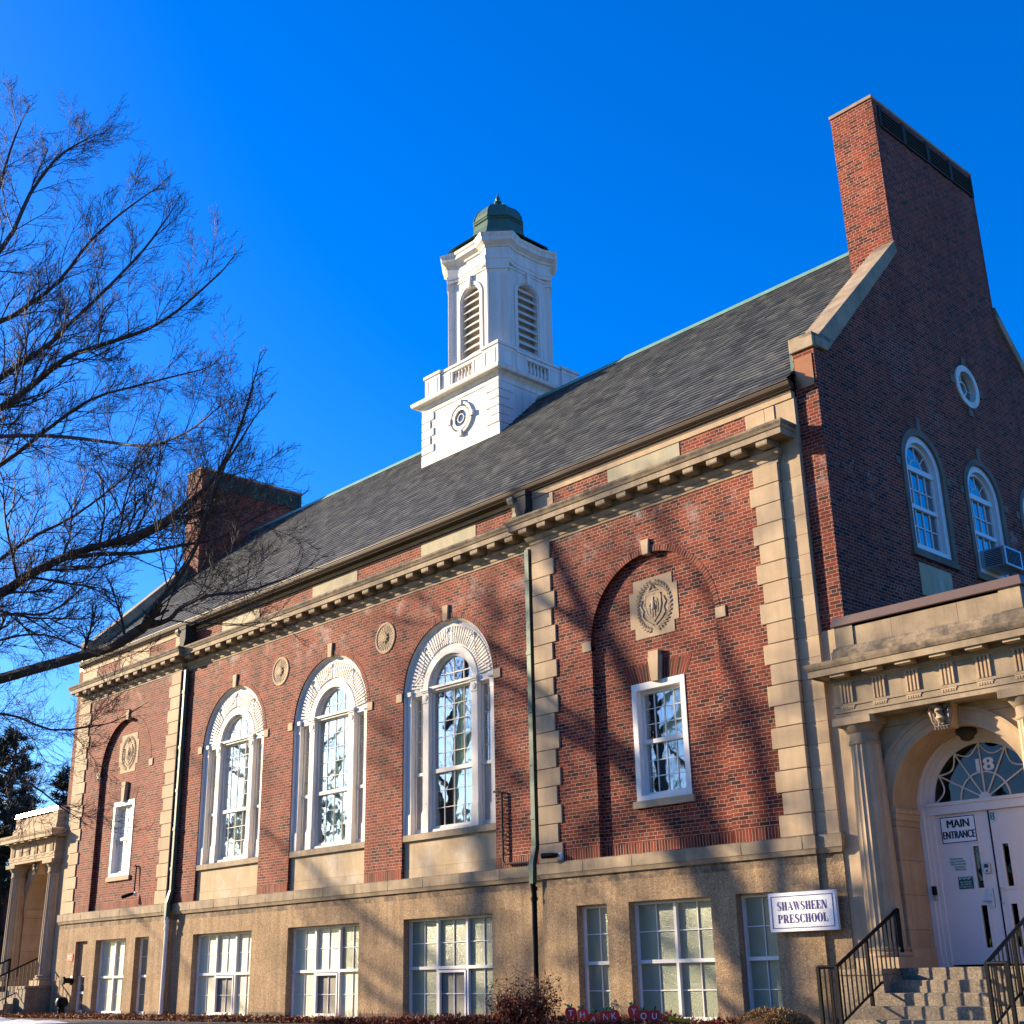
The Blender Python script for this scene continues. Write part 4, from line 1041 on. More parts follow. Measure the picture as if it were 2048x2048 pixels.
    eg.tube([(c-.02, yk-.05, 4.73), (c-.05, yk-.10, 4.775), (c-.09, yk-.13, 4.77), (c-.12, yk-.14, 4.75)], [.05, .045, .025, .01], 8)
    for s in (-1, 1):
        eg.tube([(c+s*.07, yk-.02, 4.72), (c+s*.14, yk-.05, 4.79), (c+s*.17, yk-.04, 4.70), (c+s*.13, yk-.03, 4.52), (c+s*.09, yk-.01, 4.42)], [.03, .045, .045, .035, .012], 8)
        for q in range(3): eg.tube([(c+s*(.15-.02*q), yk-.055, 4.72-.03*q), (c+s*(.12-.02*q), yk-.05, 4.48)], [.014, .01], 5)
        eg.tube([(c+s*.03, yk-.04, 4.52), (c+s*.035, yk-.07, 4.46), (c+s*.04, yk-.06, 4.43)], [.028, .022, .016], 6)
    eg.tube([(c-.12, yk-.05, 4.425), (c+.12, yk-.05, 4.425)], .03, 8)
    for q in range(5): eg.tube([(c-.1+q*.05, yk-.06, 4.40), (c-.1+q*.05, yk-.09, 4.44)], [.022, .012], 6)
    eg.build('eagle', M['stone_worn'], KS, smooth=True)
    # floor and steps
    fp = MB(); fp.box(c-1.30, c+1.30, -.16, 1.35, -.3, FZ); fp.build('porch_floor', M['step'], PB)
    sp = MB()
    for i in range(1, 6):
        zt = FZ-.171*i; y1 = -.16-.315*(i-1); sp.box(c-1.22-.06*(i > 2)*1, c+1.22+.06*(i > 2), y1-.315, y1+.02 if i > 1 else -.161, -.3, zt)
    sp.build('steps', M['step'], PB, bevel=.012)
    # arched door case, fanlight, doors
    yd = 1.08
    dc = MB().plate_y([arch(c, 3.40, 1.16, FZ), [(c+.95, FZ+.0)]+[(c+.95, 3.20), (c-.95, 3.20), (c-.95, FZ)]], yd+.05, yd+.2) if False else MB()
    ring = [(1.165, 1.10, 0), (1.10, 1.03, .03), (1.03, .96, .055), (.96, .89, .08)]
    for r1, r0, dy in ring: dc.ring(c, 3.40, r0, r1, yd-.06+dy, yd+.2, n=56)
    for s in (-1, 1):
        for w0, w1, dy in ((1.165, 1.08, 0), (1.08, 1.02, .035), (1.02, .945, .06)):
            a, b_ = sorted((c+s*w0, c+s*w1)); dc.box(a, b_, yd-.06+dy, yd+.2, FZ, 3.40)
    dc.box(c-1.02, c+1.02, yd-.04, yd+.2, 3.225, 3.40); dc.box(c-1.02, c+1.02, yd-.07, yd+.1, 3.36, 3.41)
    DC = dc.build('door_case', M['white'] if not main else M['door'], PB)
    fa = MB()
    for a in (30, 60, 90, 120, 150): fa.tube([(c+r*math.cos(R(a)), yd+.03, 3.41+r*math.sin(R(a))) for r in (.08, .88)], .014, 5)
    fa.tube([(c+.42*math.cos(R(a)), yd+.03, 3.41+.42*math.sin(R(a))) for a in range(0, 181, 9)], .015, 5)
    for k in range(6):
        P = []
        for j in range(11):
            t = j/10; a = R(30*k+30*t); r = .88-.16*(1-(2*t-1)**2); P.append((c+r*math.cos(a), yd+.03, 3.41+r*math.sin(a)))
        fa.tube(P, .013, 5)
    fa.lathe([(.10, yd+.0), (.10, yd+.05), (.001, yd+.05)], c, 0, 20, axis='y', cz=3.41, cap=True)
    fa.build('fanlight_bars', M['door'], DC)
    MB().plate_y([arch(c, 3.40, .90, 3.39)], yd+.045, yd+.05).build('fanlight_glass', M['glass_dark'], DC)
    for s in (-1, 1):
        a, b_ = sorted((c+s*.945, c+s*.012)); y = yd+.03
        vx = (c-.335, c-.235) if s < 0 else (c+.16, c+.26)
        l = MB().plate_y([rect(a, b_, FZ+.03, 3.22), rect(vx[0], vx[1], 1.16, 1.79), rect(vx[0], vx[1], 2.05, 2.69)], y, y+.045)
        for z0, z1 in ((1.16, 1.79), (2.05, 2.69)): l.plate_y([rect(vx[0]-.05, vx[1]+.05, z0-.05, z1+.05), rect(vx[0], vx[1], z0, z1)], y-.012, y+.01)
        D = l.build('door_leaf', M['door'], DC)
        g = MB()
        for z0, z1 in ((1.16, 1.79), (2.05, 2.69)): g.box(vx[0]-.01, vx[1]+.01, y+.02, y+.026, z0-.01, z1+.01)
        g.build('glass', M['glass_dark'], D)
    hw = MB()
    if main:
        hw.box(c-.185, c-.095, yd+.0, yd+.03, 1.75, 2.03); hw.tube([(c-.14, yd-.02, 1.84), (c-.25, yd-.05, 1.845)], .014, 6); hw.lathe([(.02, yd-.01), (.02, yd+.02)], c-.14, 0, 10, axis='y', cz=1.94)
    hw.tube([(c+.04, yd+.03, 2.03), (c+.05, yd-.03, 2.025), (c+.05, yd-.03, 1.81), (c+.04, yd+.03, 1.805)], .011, 6)
    hw.build('door_handle', M['grey_metal'], DC)
    hg = MB()
    for s in (-1, 1):
        for z in (1.05, 1.75, 2.35, 2.98): hg.lathe([(.018, z), (.018, z+.14)], c+s*.948, yd+.012, 8)
    hg.build('hinges', M['door'], DC)
    MB().box(c-.011, c+.011, yd+.02, yd+.06, FZ+.03, 3.22).build('door_gap', M['dark'], DC)
    MB().box(c-1.1, c+1.1, yd+.5, yd+.53, FZ, 4.5).build('hall_back', M['dark'], DC)
    MB().box(c-1.17, c+1.17, yd+.2, yd+.55, 4.45, 4.6).build('hall_ceiling', M['dark'], DC)
M['edge_bright'] = paint_mat('bright_metal_edge', (.80, .74, .64), 0.25, 0.05, 0.4)
porch(2.55, True); porch(-30.75, False)
# ================================================================== ground
def gz(x, y):
    t = max(0.0, min(1.0, (-4.2-y)/9.0)); t = t*t*(3-2*t)
    return -0.75*t
def soil(name, a, b, sc, grass=None):
    s = NT(name); c = s.ramp(s.noise(sc, 6, 0.7), [(0.3, a), (0.7, b)])
    if grass: c = s.mix(s.ramp(s.noise(0.35, 5), [(0.4, 0.0), (0.6, 1.0)]), c, grass)
    s.base(c); s.set(rough=0.95, spec=0.1); s.bump(s.noise(25, 4, 0.7), 0.03, 0.9); return s.m
M['turf'] = soil('winter_turf', (.10, .085, .035), (.19, .15, .07), 1.5, (.10, .11, .035))
M['mulch'] = soil('bark_mulch', (.035, .020, .012), (.12, .06, .03), 9)
M['asphalt'] = soil('asphalt', (.13, .115, .10), (.20, .18, .155), 3)
g = MB(); xs_ = [-400, -160, -90, -60]+[-50+2*i for i in range(41)]+[45, 70, 120, 300]; ys_ = [-300, -120, -60, -30]+[-20+1.0*i for i in range(22)]+[8, 20, 40, 80, 160, 400]
for y in ys_:
    for x in xs_: g.v.append((x, y, gz(x, y)-.02))
nx_ = len(xs_)
for j in range(len(ys_)-1):
    for i in range(nx_-1): g.f.append((j*nx_+i, j*nx_+i+1, (j+1)*nx_+i+1, (j+1)*nx_+i))
tag(g.build('ground', M['turf'], fix=False), kind='structure')
def strip(name, x0, x1, y0, y1, dz, mat, n=60):
    s = MB()
    for i in range(n+1):
        x = x0+(x1-x0)*i/n
        for j in range(7):
            y = y0+(y1-y0)*j/6; s.v.append((x, y, gz(x, y)+dz))
    for i in range(n):
        for j in range(6): s.f.append((i*7+j, (i+1)*7+j, (i+1)*7+j+1, i*7+j+1))
    return tag(s.build(name, mat, fix=False), kind='structure')
strip('planting_bed', -28.4, .9, -1.5, .3, .004, M['mulch'])
strip('path', -60, 30, -4.0, -1.5, .008, M['asphalt'])
strip('road', -200, 200, -27, -20, .01, M['asphalt'])
# snow left along the path edge
r2 = random.Random(5); sn = MB(); nx2, ny2 = 60, 16
for i in range(nx2+1):
    for j in range(ny2+1):
        u, v = i/nx2, j/ny2; x = -25.8+5.8*u; y = -4.1+1.0*v
        h = .15*math.sin(math.pi*v)**.7*math.sin(math.pi*u)**.5*(.45+.35*math.sin(7*u*3.1+2*v)+.3*math.sin(17*u+1.3)*math.sin(3*v))+.015*r2.random()
        sn.v.append((x, y, gz(x, y)-.01+max(-.03, h)))
for i in range(nx2):
    for j in range(ny2): a = i*(ny2+1)+j; sn.f.append((a, a+ny2+1, a+ny2+2, a+1))
tag(sn.build('snow', M['snow'], smooth=True, fix=False), kind='structure')

# ================================================================== railings of the entrance steps
def railing(c, s, label):
    X = c+s*1.15; xo_ = X+s*.30; yt, yb = -.02, -1.85
    o = thing('stair_railing', (X, yt, .89), label, 'railing', 'railings of the entrance steps')
    h = MB()
    h.tube([(X, yt, 1.75), (X, yb, .93)], .028, 8); h.tube([(X, yb, .93), (xo_, yb-.02, .93)], .026, 8)
    h.build('handrail', M['black'], o, smooth=True)
    l = MB(); l.tube([(X, yt, 1.0), (X, yb, .17)], .018, 6); l.tube([(X, yb, .14), (xo_, yb-.02, .14)], .018, 6); l.build('bottom_rail', M['black'], o)
    for (x, y, z0, z1) in ((X, yt, .86, 1.76), (X, yb, -.05, .94), (xo_, yb-.02, -.05, .94), (X, -1.0, .34, 1.30)):
        MB().box(x-.024, x+.024, y-.024, y+.024, z0, z1).build('post', M['black'], o)
    for i in range(1, 15):
        t = i/15; y = yt+(yb-yt)*t; z = 1.75-.82*t
        MB().box(X-.009, X+.009, y-.009, y+.009, 1.0-.83*t, z).build('baluster', M['black'], o)
    for i in range(1, 3):
        t = i/3; MB().box(X+(xo_-X)*t-.009, X+(xo_-X)*t+.009, yb-.02*t-.009, yb-.02*t+.009, .14, .93).build('baluster', M['black'], o)
railing(2.55, -1, 'black iron stair railing beside the fluted column next to the preschool sign')
railing(2.55, 1, 'black iron stair railing in front of the white doors at the right edge')
railing(-30.75, 1, 'small black iron railing on the far porch steps, nearer the brick front')
railing(-30.75, -1, 'small black iron railing on the far porch steps, at the left edge of the photo')

# ================================================================== signs
def ribbon_glyph(ch):
    """bold high-contrast serif letter in a 0..w by 0..1 box, as list of polygons"""
    T, t, sf = .24, .07, .06
    P = []
    def bx(x0, x1, y0, y1): P.append([(x0, y0), (x1, y0), (x1, y1), (x0, y1)])
    def stem(x): bx(x, x+T, 0, 1); bx(x-sf, x+T+sf, 0, t*.7); bx(x-sf, x+T+sf, 1-t*.7, 1)
    def curve(pts, ws):
        for i in range(len(pts)-1):
            (x0, y0), (x1, y1) = pts[i], pts[i+1]; w0, w1 = ws[i], ws[i+1]
            P.append([(x0-w0/2, y0), (x0+w0/2, y0), (x1+w1/2, y1), (x1-w1/2, y1)])
    def bowl(cx, cy, rx, ry, a0, a1, thick, n=18):
        for i in range(n):
            b0, b1 = R(a0+(a1-a0)*i/n), R(a0+(a1-a0)*(i+1)/n); q = []
            for b in (b0, b1):
                k = thick*abs(math.cos(b))+.055
                q.append(((cx+rx*math.cos(b), cy+ry*math.sin(b)), (cx+(rx-k)*math.cos(b), cy+(ry-.06)*math.sin(b))))
            P.append([q[0][0], q[1][0], q[1][1], q[0][1]])
    w = .8
    if ch == 'H': stem(.06); stem(.52); bx(.28, .54, .47, .54); w = .86
    elif ch == 'E': stem(.06); bx(.2, .66, .93, 1); bx(.2, .70, 0, .07); bx(.28, .5, .47, .54); bx(.62, .68, .72, 1); bx(.64, .72, 0, .3); bx(.46, .52, .36, .64); w = .76
    elif ch == 'L': stem(.06); bx(.2, .68, 0, .07); bx(.62, .70, 0, .34); w = .74
    elif ch == 'N': bx(.06, .13, 0, 1); bx(.0, .2, 0, .05); bx(-.02, .2, .95, 1); bx(.70, .77, 0, 1); bx(.62, .85, .95, 1); P.append([(.06, 1), (.32, 1), (.77, 0), (.52, 0)]); w = .86
    elif ch == 'A': P.append([(.36, 1), (.46, 1), (.86, 0), (.58, 0)]); P.append([(.36, 1), (.40, 1), (.12, 0), (.05, 0)]); bx(.2, .56, .30, .36); bx(-.02, .2, 0, .05); bx(.5, .92, 0, .05); w = .88
    elif ch == 'W': P.append([(.0, 1), (.27, 1), (.44, 0), (.34, 0)]); P.append([(.38, 0), (.44, 0), (.60, 1), (.54, 1)]); P.append([(.42, 1), (.68, 1), (.85, 0), (.75, 0)]); P.append([(.79, 0), (.85, 0), (1.04, 1), (.98, 1)]); bx(-.04, .33, .95, 1); bx(.90, 1.1, .95, 1); w = 1.1
    elif ch in 'PR':
        stem(.06); bx(.28, .45, .93, 1); bx(.28, .45, .44, .51); bowl(.42, .72, .32, .28, -90, 90, .18)
        if ch == 'R': P.append([(.36, .47), (.60, .47), (.84, 0), (.58, 0)]); bx(.56, .9, 0, .05)
        w = .80 if ch == 'P' else .90
    elif ch == 'O': bowl(.42, .5, .41, .52, 0, 360, .20, 36); w = .86
    elif ch == 'C': bowl(.44, .5, .42, .52, 42, 318, .20, 30); bx(.70, .76, .66, .98); bx(.70, .75, .04, .28); w = .82
    elif ch == 'S':
        pts = []; ws = []
        for i in range(25):
            u = i/24; y = 1-u; x = .36+.22*math.sin(u*2*math.pi*1.0+math.pi*.0)*(-1)*(1 if True else 0); pts.append((x, y)); ws.append(.12+.26*math.exp(-((u-.5)/.22)**2))
        curve(pts, ws); bx(.12, .56, .94, 1.0); bx(.14, .58, 0, .06); bx(.54, .60, .68, 1); bx(.10, .16, 0, .32); w = .72
    return P, w
def serif_text(mb, txt, cx, y, cz, h, width):
    tot = sum(ribbon_glyph(c)[1] for c in txt)+.06*(len(txt)-1); k = width/tot; x = cx-width/2
    for i, c in enumerate(txt):
        P, w = ribbon_glyph(c)
        for p in P:
            mb.add([(x+a*k, y-.0005*(i % 2), cz-h/2+b*h) for a, b in p], [tuple(range(len(p)))])
        x += (w+.06)*k
def frame_line(mb, x0, x1, z0, z1, t, y):
    mb.plate_y([rect(x0, x1, z0, z1), rect(x0+t, x1-t, z0+t, z1-t)], y-.003, y+.001)
SG = thing('school_sign', (-.3, -.02, 1.8), 'white board lettered SHAWSHEEN PRESCHOOL in navy capitals with a thin navy border', 'sign')
MB().box(-.955, .365, -.10, -.035, 1.49, 2.11).build('board', M['sign_white'], SG, bevel=.004)
q = MB(); frame_line(q, -.90, .31, 1.545, 2.055, .010, -.103); q.build('border', M['navy'], SG)
q = MB(); serif_text(q, 'SHAWSHEEN', -.295, -.104, 1.895, .135, .98); serif_text(q, 'PRESCHOOL', -.295, -.104, 1.695, .135, .98); q.build('lettering', M['navy'], SG, fix=False)
MB().box(-.7, .0, -.04, .03, 1.72, 1.9).build('bracket', M['black'], SG)

c0 = 2.55; yd = 1.11
S = thing('entrance_sign', (1.97, yd, 3.0), 'white rectangular sign reading MAIN ENTRANCE in black on the left door', 'sign')
MB().box(1.70, 2.325, yd-.012, yd-.002, 2.755, 3.19).build('board', M['sign_white'], S)
q = MB(); frame_line(q, 1.71, 2.315, 2.765, 3.18, .014, yd-.013); q.build('border', M['ink'], S)
q = MB(); text_front(q, 'MAIN', 2.02, yd-.015, 3.06, .18, .38, .007); text_front(q, 'ENTRANCE', 2.012, yd-.015, 2.885, .17, .55, .006); q.build('lettering', M['ink'], S, fix=False)
S = thing('house_number', (2.55, 1.10, 3.9), 'white number 18 on the arched glass above the doors', 'number')
q = MB(); text_front(q, '18', 2.58, 1.118, 3.93, .29, .28, .014); q.build('digits', M['sign_white'], S, fix=False)
S = thing('door_number', (2.64, yd, 3.12), 'small grey plate with a black 8 at the top of the right door', 'number')
MB().box(2.57, 2.66, yd-.010, yd-.002, 3.04, 3.19).build('plate', M['grey_metal'], S)
q = MB(); text_front(q, '8', 2.615, yd-.012, 3.115, .16, .07); q.build('digits', M['ink'], S, fix=False)
S = thing('notice', (1.95, yd, 2.5), 'handwritten green notice on clear sheet taped to the left door', 'notice')
q = MB()
for i, (t, w_) in enumerate((('Deliveries:', .24), ('please ring bell or', .28), ('call the main office', .29), ('and wait at', .20), ('office line', .20))): text_front(q, t, 1.91+.012*i, yd-.006, 2.52-.042*i, .048, w_*.95)
q.build('handwriting', M['notice_green'], S, fix=False)
S = thing('visitor_sign', (2.05, yd, 2.2), 'small dark teal sign ALL VISITORS MUST REPORT TO MAIN OFFICE on the left door', 'sign')
MB().box(1.89, 2.14, yd-.008, yd-.002, 2.05, 2.235).build('board', M['teal'], S)
q = MB()
for i, (t, w_) in enumerate((('ALL VISITORS', .19), ('MUST REPORT', .18), ('TO MAIN OFFICE', .22))): text_front(q, t, 2.015, yd-.010, 2.155-.038*i, .036, w_)
for i in range(9): q.box(1.91+i*.024, 1.927+i*.024, yd-.010, yd-.007, 2.19+.01*((i*7) % 3), 2.222)
q.build('lettering', M['mint'], S, fix=False)
K = thing('keypad', (2.44, yd, 2.5), 'grey metal intercom box fixed to the left door beside the upper glass', 'intercom')
MB().box(2.36, 2.47, yd-.05, yd, 2.26, 2.42).build('casing', M['grey_metal'], K, bevel=.006)
q = MB(); q.box(2.38, 2.45, yd-.053, yd-.048, 2.345, 2.40); q.lathe([(.018, yd-.055), (.018, yd-.045)], 2.415, 0, 10, axis='y', cz=2.30); q.build('button_panel', M['ink'], K)
L = thing('door_sticker', (2.22, yd, 2.18), 'small white paper sticker low on the upper glass strip of the left door', 'sticker')
MB().box(2.22, 2.31, yd+.035, yd+.04, 2.055, 2.17).build('paper', M['sign_white'], L)
q = MB(); q.box(2.23, 2.30, yd+.032, yd+.036, 2.14, 2.155); q.box(2.23, 2.29, yd+.032, yd+.036, 2.08, 2.088); q.build('print', M['ink'], L)
RD = thing('card_reader', (1.47, 1.02, 1.95), 'black card reader on the white door frame left of the doors', 'card reader')
MB().box(1.47, 1.53, .985, 1.05, 1.98, 2.12).build('casing', M['black'], RD, bevel=.006)
MB().box(1.48, 1.53, .99, 1.05, 1.90, 1.97).build('switch', M['grey_metal'], RD, bevel=.004)
LP = thing('ceiling_lamp', (2.55, .72, 4.40), 'dark bronze dome lamp hanging under the entrance arch', 'lamp')
q = MB(); q.lathe([(.16, 4.47), (.17, 4.42), (.15, 4.38), (.12, 4.36), (.001, 4.355)], 2.58, .72, 20, cap=False); q.build('shade', M['copper_dark'], LP, smooth=True)
MB().lathe([(.12, 4.36), (.10, 4.31), (.05, 4.28), (.001, 4.275)], 2.58, .72, 18, cap=False).build('diffuser', M['copper'], LP, smooth=True)

F = thing('fire_sign', (-27.5, .03, 1.7), 'small red square sign reading FDC on the far base wall', 'sign')
MB().box(-27.70, -27.32, .012, .028, 1.58, 1.80).build('plate', M['red'], F)
q = MB(); text_front(q, 'FDC', -27.51, .008, 1.69, .17, .30); q.build('lettering', M['sign_white'], F, fix=False)
F = thing('fire_connection', (-27.25, .03, 1.04), 'dark round fire hose inlet sticking out below the red sign', 'hose inlet')
q = MB(); q.lathe([(.14, .03), (.14, .0), (.08, -.02), (.08, -.2), (.12, -.22), (.12, -.30), (.001, -.30)], -27.25, 0, 18, axis='y', cz=1.02); q.build('inlet', M['black'], F, smooth=True)
F = thing('standpipe', (-27.0, -.35, 0), 'dark capped standpipe at the foot of the far base wall', 'standpipe')
q = MB(); q.lathe([(.10, -.05), (.10, .28), (.17, .30), (.19, .42), (.15, .52), (.06, .56), (.001, .56)], -27.0, -.35, 18, cap=False); q.build('pipe', M['black'], F, smooth=True)

# security cameras
def sec_cam(x, y, z, label, aim):
    o = thing('security_camera', (x, y, z), label, 'camera', 'security cameras on the brick front')
    b = MB(); b.lathe([(.065, 0), (.065, -.04), (.04, -.06), (.001, -.06)], x+.12, 0, 14, axis='y', cz=z); b.xf(Matrix.Translation((0, y+.12, 0))); b.build('mount', M['sign_white'], o, smooth=True)
    a = Vector(aim).normalized(); p = Vector((x+.1, y+.04, z+.02)); e_ = p+a*.12
    MB().tube([(x+.12, y+.07, z), tuple(p)], .02, 6).build('arm', M['grey_metal'], o)
    MB().tube([tuple(p), tuple(e_), tuple(p+a*.36)], [.04, .055, .055], 12).build('body', M['black'], o, smooth=True)
sec_cam(-6.0, -.15, 3.10, 'black and white bullet camera on the belt beside the green downspout', (-.95, -.25, .02))
sec_cam(-23.62, -.12, 3.36, 'twin headed dark camera under the far window conduit', (-.8, -.5, -.25))

# air conditioner in the second gable window
A = thing('air_conditioner', (1.2, 6.1, 8.6), 'beige window air conditioner jutting from the dark gable window', 'air conditioner')
q = MB(); q.box(.86, 1.40, 5.78, 6.52, 8.56, 8.98); q.build('casing', M['grey_metal'], A, bevel=.015)
q = MB()
for i in range(9): q.box(.95, 1.32, 5.772, 5.781, 8.61+i*.038, 8.625+i*.038)
for i in range(10): q.box(1.398, 1.408, 5.84+i*.062, 5.87+i*.062, 8.61, 8.93)
q.build('grille', M['black'], A)
MB().box(.84, .86, 5.60, 6.74, 8.56, 9.0).build('side_panel', M['white_clean'], A)

# apples spelling THANK YOU, pencil banner
def apple(x, y, z, ch, red, k, tilt=0.0):
    nm = {'T': 'letter T, first', 'H': 'letter H, second', 'A': 'letter A, low', 'N': 'letter N, half hidden', 'K': 'letter K, beside the N', 'Y': 'letter Y, tallest', 'O': 'letter O, right of the Y', 'U': 'letter U, last'}[ch]
    o = thing('apple_sign', (x, y, 0), 'red apple sign, white %s, in the thank you row' % nm, 'yard sign', 'apple signs in the hedge')
    P = []
    for i in range(40):
        a = 2*math.pi*i/40; r = .105*(1+.10*abs(math.sin(a))-.22*max(0, math.cos(a-math.pi/2))**8-.08*max(0, math.cos(a+math.pi/2))**10); P.append((r*math.cos(a)*1.02, r*math.sin(a)))
    m = Matrix.Translation((x, y, z)) @ Matrix.Rotation(tilt, 4, 'Y') @ Matrix.Rotation(.45, 4, 'Z')
    b = MB(); b.plate_y([P], -.006, .006); b.xf(m); b.build('apple', red, o)
    b = MB(); b.prism([(-.01, .09), (.012, .09), (.03, .15), (.015, .155)], -.005, .005, 'y'); b.xf(m); b.build('stem', M['black'], o)
    b = MB(); b.prism([(0, .10), (-.035, .145), (-.085, .14), (-.07, .105), (-.03, .085)], -.008, .004, 'y'); b.xf(m); b.build('leaf', M['leafgreen'], o)
    b = MB(); text_front(b, ch, 0, -.009, -.01, .14, None); b.xf(m); b.build('letter', M['sign_white'], o, fix=False)
    b = MB(); b.tube([(0, .01, -.1), (0, .01, -z-.1)], .006, 5); b.xf(m); b.build('stake', M['grey_metal'], o)
for i, (ch, x, dz) in enumerate((('T', -4.69, .225), ('H', -4.45, .20), ('A', -4.14, .13), ('N', -3.89, .17), ('K', -3.66, .185), ('Y', -3.23, .26), ('O', -2.97, .19), ('U', -2.77, .19))):
    apple(x, -1.12+.05*(i % 2), dz+.03, ch, M['red_dark'] if ch in 'TOU' else M['red'], i, (.02, -.06, .3, .1, -.08, .0, -.03, .05)[i])
o = thing('pencil_sign', (-2.35, -.95, 0), 'yellow pencil shaped yard sign with lettering at the end of the apple row', 'yard sign')
m = Matrix.Translation((-2.36, -.95, .12)) @ Matrix.Rotation(.16, 4, 'Y') @ Matrix.Rotation(.45, 4, 'Z')
b = MB(); b.prism([(-.17, -.07), (.22, -.07), (.22, .07), (-.17, .07)], -.006, .006, 'y'); b.xf(m); b.build('shaft', M['yellow'], o)
b = MB(); b.box(-.26, -.17, -.007, .007, -.07, .07); b.xf(m); b.build('eraser', M['red'], o)
b = MB(); b.prism([(.22, -.07), (.36, 0), (.22, .07)], -.007, .005, 'y'); b.xf(m); b.build('tip', M['curtain'], o)
b = MB(); text_front(b, 'TEACHERS', .02, -.009, -.025, .085, .34); b.xf(m); b.build('lettering', M['red'], o, fix=False)

# ================================================================== plants
def leaf(mb, p, d, L, w, rn):
    d = Vector(d).normalized(); s = d.cross(Vector((rn.uniform(-1, 1), rn.uniform(-1, 1), rn.uniform(-1, 1))))
    if s.length < 1e-3: return
    s.normalize(); p = Vector(p); up = d.cross(s)*L*.18
    q = [p, p+d*L*.45+s*w*.5+up, p+d*L, p+d*L*.45-s*w*.5+up]
    mb.add([tuple(v) for v in q], [(0, 1, 2, 3)])
rn = random.Random(11)
# low hedge of red-brown leaves along the wall
hd = MB()
for i in range(15000):
    x = rn.uniform(-17.5, -.7); y = rn.uniform(-1.45, -.15)
    dens = min(1, max(.18, (x+15)/9))
    top = (.05+.13*dens)*(.55+.45*math.sin(x*2.3)*math.sin(x*.9+1))+.05*dens
    if x > -5 and x < -2.2 and y < -.9: top = min(top, .12)
    z = rn.random()**.6*max(.04, top)
    if rn.random() > dens+.1: continue
    leaf(hd, (x, y, z), (rn.gauss(0, 1), rn.gauss(0, 1), rn.gauss(.3, .7)), rn.uniform(.05, .10), rn.uniform(.03, .055), rn)
for i in range(1200):
    x = rn.uniform(-13, -.7); y = rn.uniform(-1.3, -.3); h = rn.uniform(.1, .3); hd.tube([(x, y, 0), (x+rn.gauss(0, .04), y+rn.gauss(0, .04), h)], [.004, .002], 3, cap=False)
tag(hd.build('ground_cover', M['leaf_red'], fix=False), kind='stuff')
lt = MB()
for i in range(9000):
    x = rn.uniform(-29.2, -13.5); y = rn.uniform(-1.55, .1)-(rn.random()**6)*.5
    leaf(lt, (x, y, rn.uniform(.005, .05+.06*(rn.random()**2))), (rn.gauss(0, 1), rn.gauss(0, 1), rn.gauss(.1, .35)), rn.uniform(.06, .12), rn.uniform(.04, .07), rn)
tag(lt.build('leaf_litter', M['leaf_litter'], fix=False), kind='stuff')
# burning bush by the downspout
bp_ = (-6.05, -1.0, 0)
o = thing('shrub', bp_, 'bare twiggy shrub with withered dark red leaves in front of the black drainpipe', 'shrub')
st_ = MB(); lf = MB()
for i in range(75):
    a = rn.uniform(0, 2*math.pi); r0 = rn.uniform(0, .35); sp = rn.uniform(.1, .75)*(.5+.5*rn.random()); h = rn.uniform(.40, .98)*(1-.45*sp)
    P = [Vector((bp_[0]+r0*math.cos(a), bp_[1]+r0*.7*math.sin(a), 0))]
    for k in range(1, 6):
        t = k/5; P.append(Vector((bp_[0]+(r0+sp*t**.8)*math.cos(a)+rn.gauss(0, .02), bp_[1]+(r0+sp*t**.8)*.7*math.sin(a)+rn.gauss(0, .02), h*t)))
    st_.tube([tuple(p) for p in P], [.010, .009, .008, .006, .004, .0025], 4, cap=False)
    for k in range(1, 6):
        for q in range(3):
            e_ = P[k]+Vector((rn.gauss(0, .10), rn.gauss(0, .10), rn.uniform(.02, .14))); st_.tube([tuple(P[k]), tuple(e_)], [.004, .002], 3, cap=False)
            for w_ in range(4 if P[k].z < .42 else (2 if rn.random() < .4 else 0)): leaf(lf, e_+Vector((rn.gauss(0, .03), rn.gauss(0, .03), rn.gauss(0, .03))), (rn.gauss(0, 1), rn.gauss(0, 1), rn.gauss(-.5, .7)), rn.uniform(.04, .085), rn.uniform(.02, .04), rn)
            if rn.random() < .2: lf.lathe([(.001, e_.z-.012), (.013, e_.z), (.001, e_.z+.012)], e_.x, e_.y, 5, cap=False)
st_.build('stems', M['twig'], o, fix=False); lf.build('leaves', M['leaf_red'], o, fix=False)
# clipped mound beside the steps
o = thing('clipped_bush', (-.35, -1.1, 0), 'low rounded clipped bush of dry tan leaves below the preschool sign', 'bush')
lf = MB()
for i in range(9000):
    a = rn.uniform(0, 2*math.pi); b = math.acos(rn.uniform(0, 1)); k = 1-.25*rn.random()**2
    p = (-.38+.72*k*math.sin(b)*math.cos(a), -1.05+.5*k*math.sin(b)*math.sin(a), .31*k*math.cos(b)*(1+.12*math.sin(5*a)))
    leaf(lf, p, (math.sin(b)*math.cos(a)+rn.gauss(0, .6), math.sin(b)*math.sin(a)+rn.gauss(0, .6), math.cos(b)+rn.gauss(0, .6)), rn.uniform(.03, .055), rn.uniform(.012, .024), rn)
lf.build('leaves', M['dry_grass'], o, fix=False)
b = MB(); b.lathe([(.6, -.05), (.6, .08), (.4, .2), (.001, .24)], -.38, -1.05, 16, cap=False); b.build('stems', M['mulch'], o)

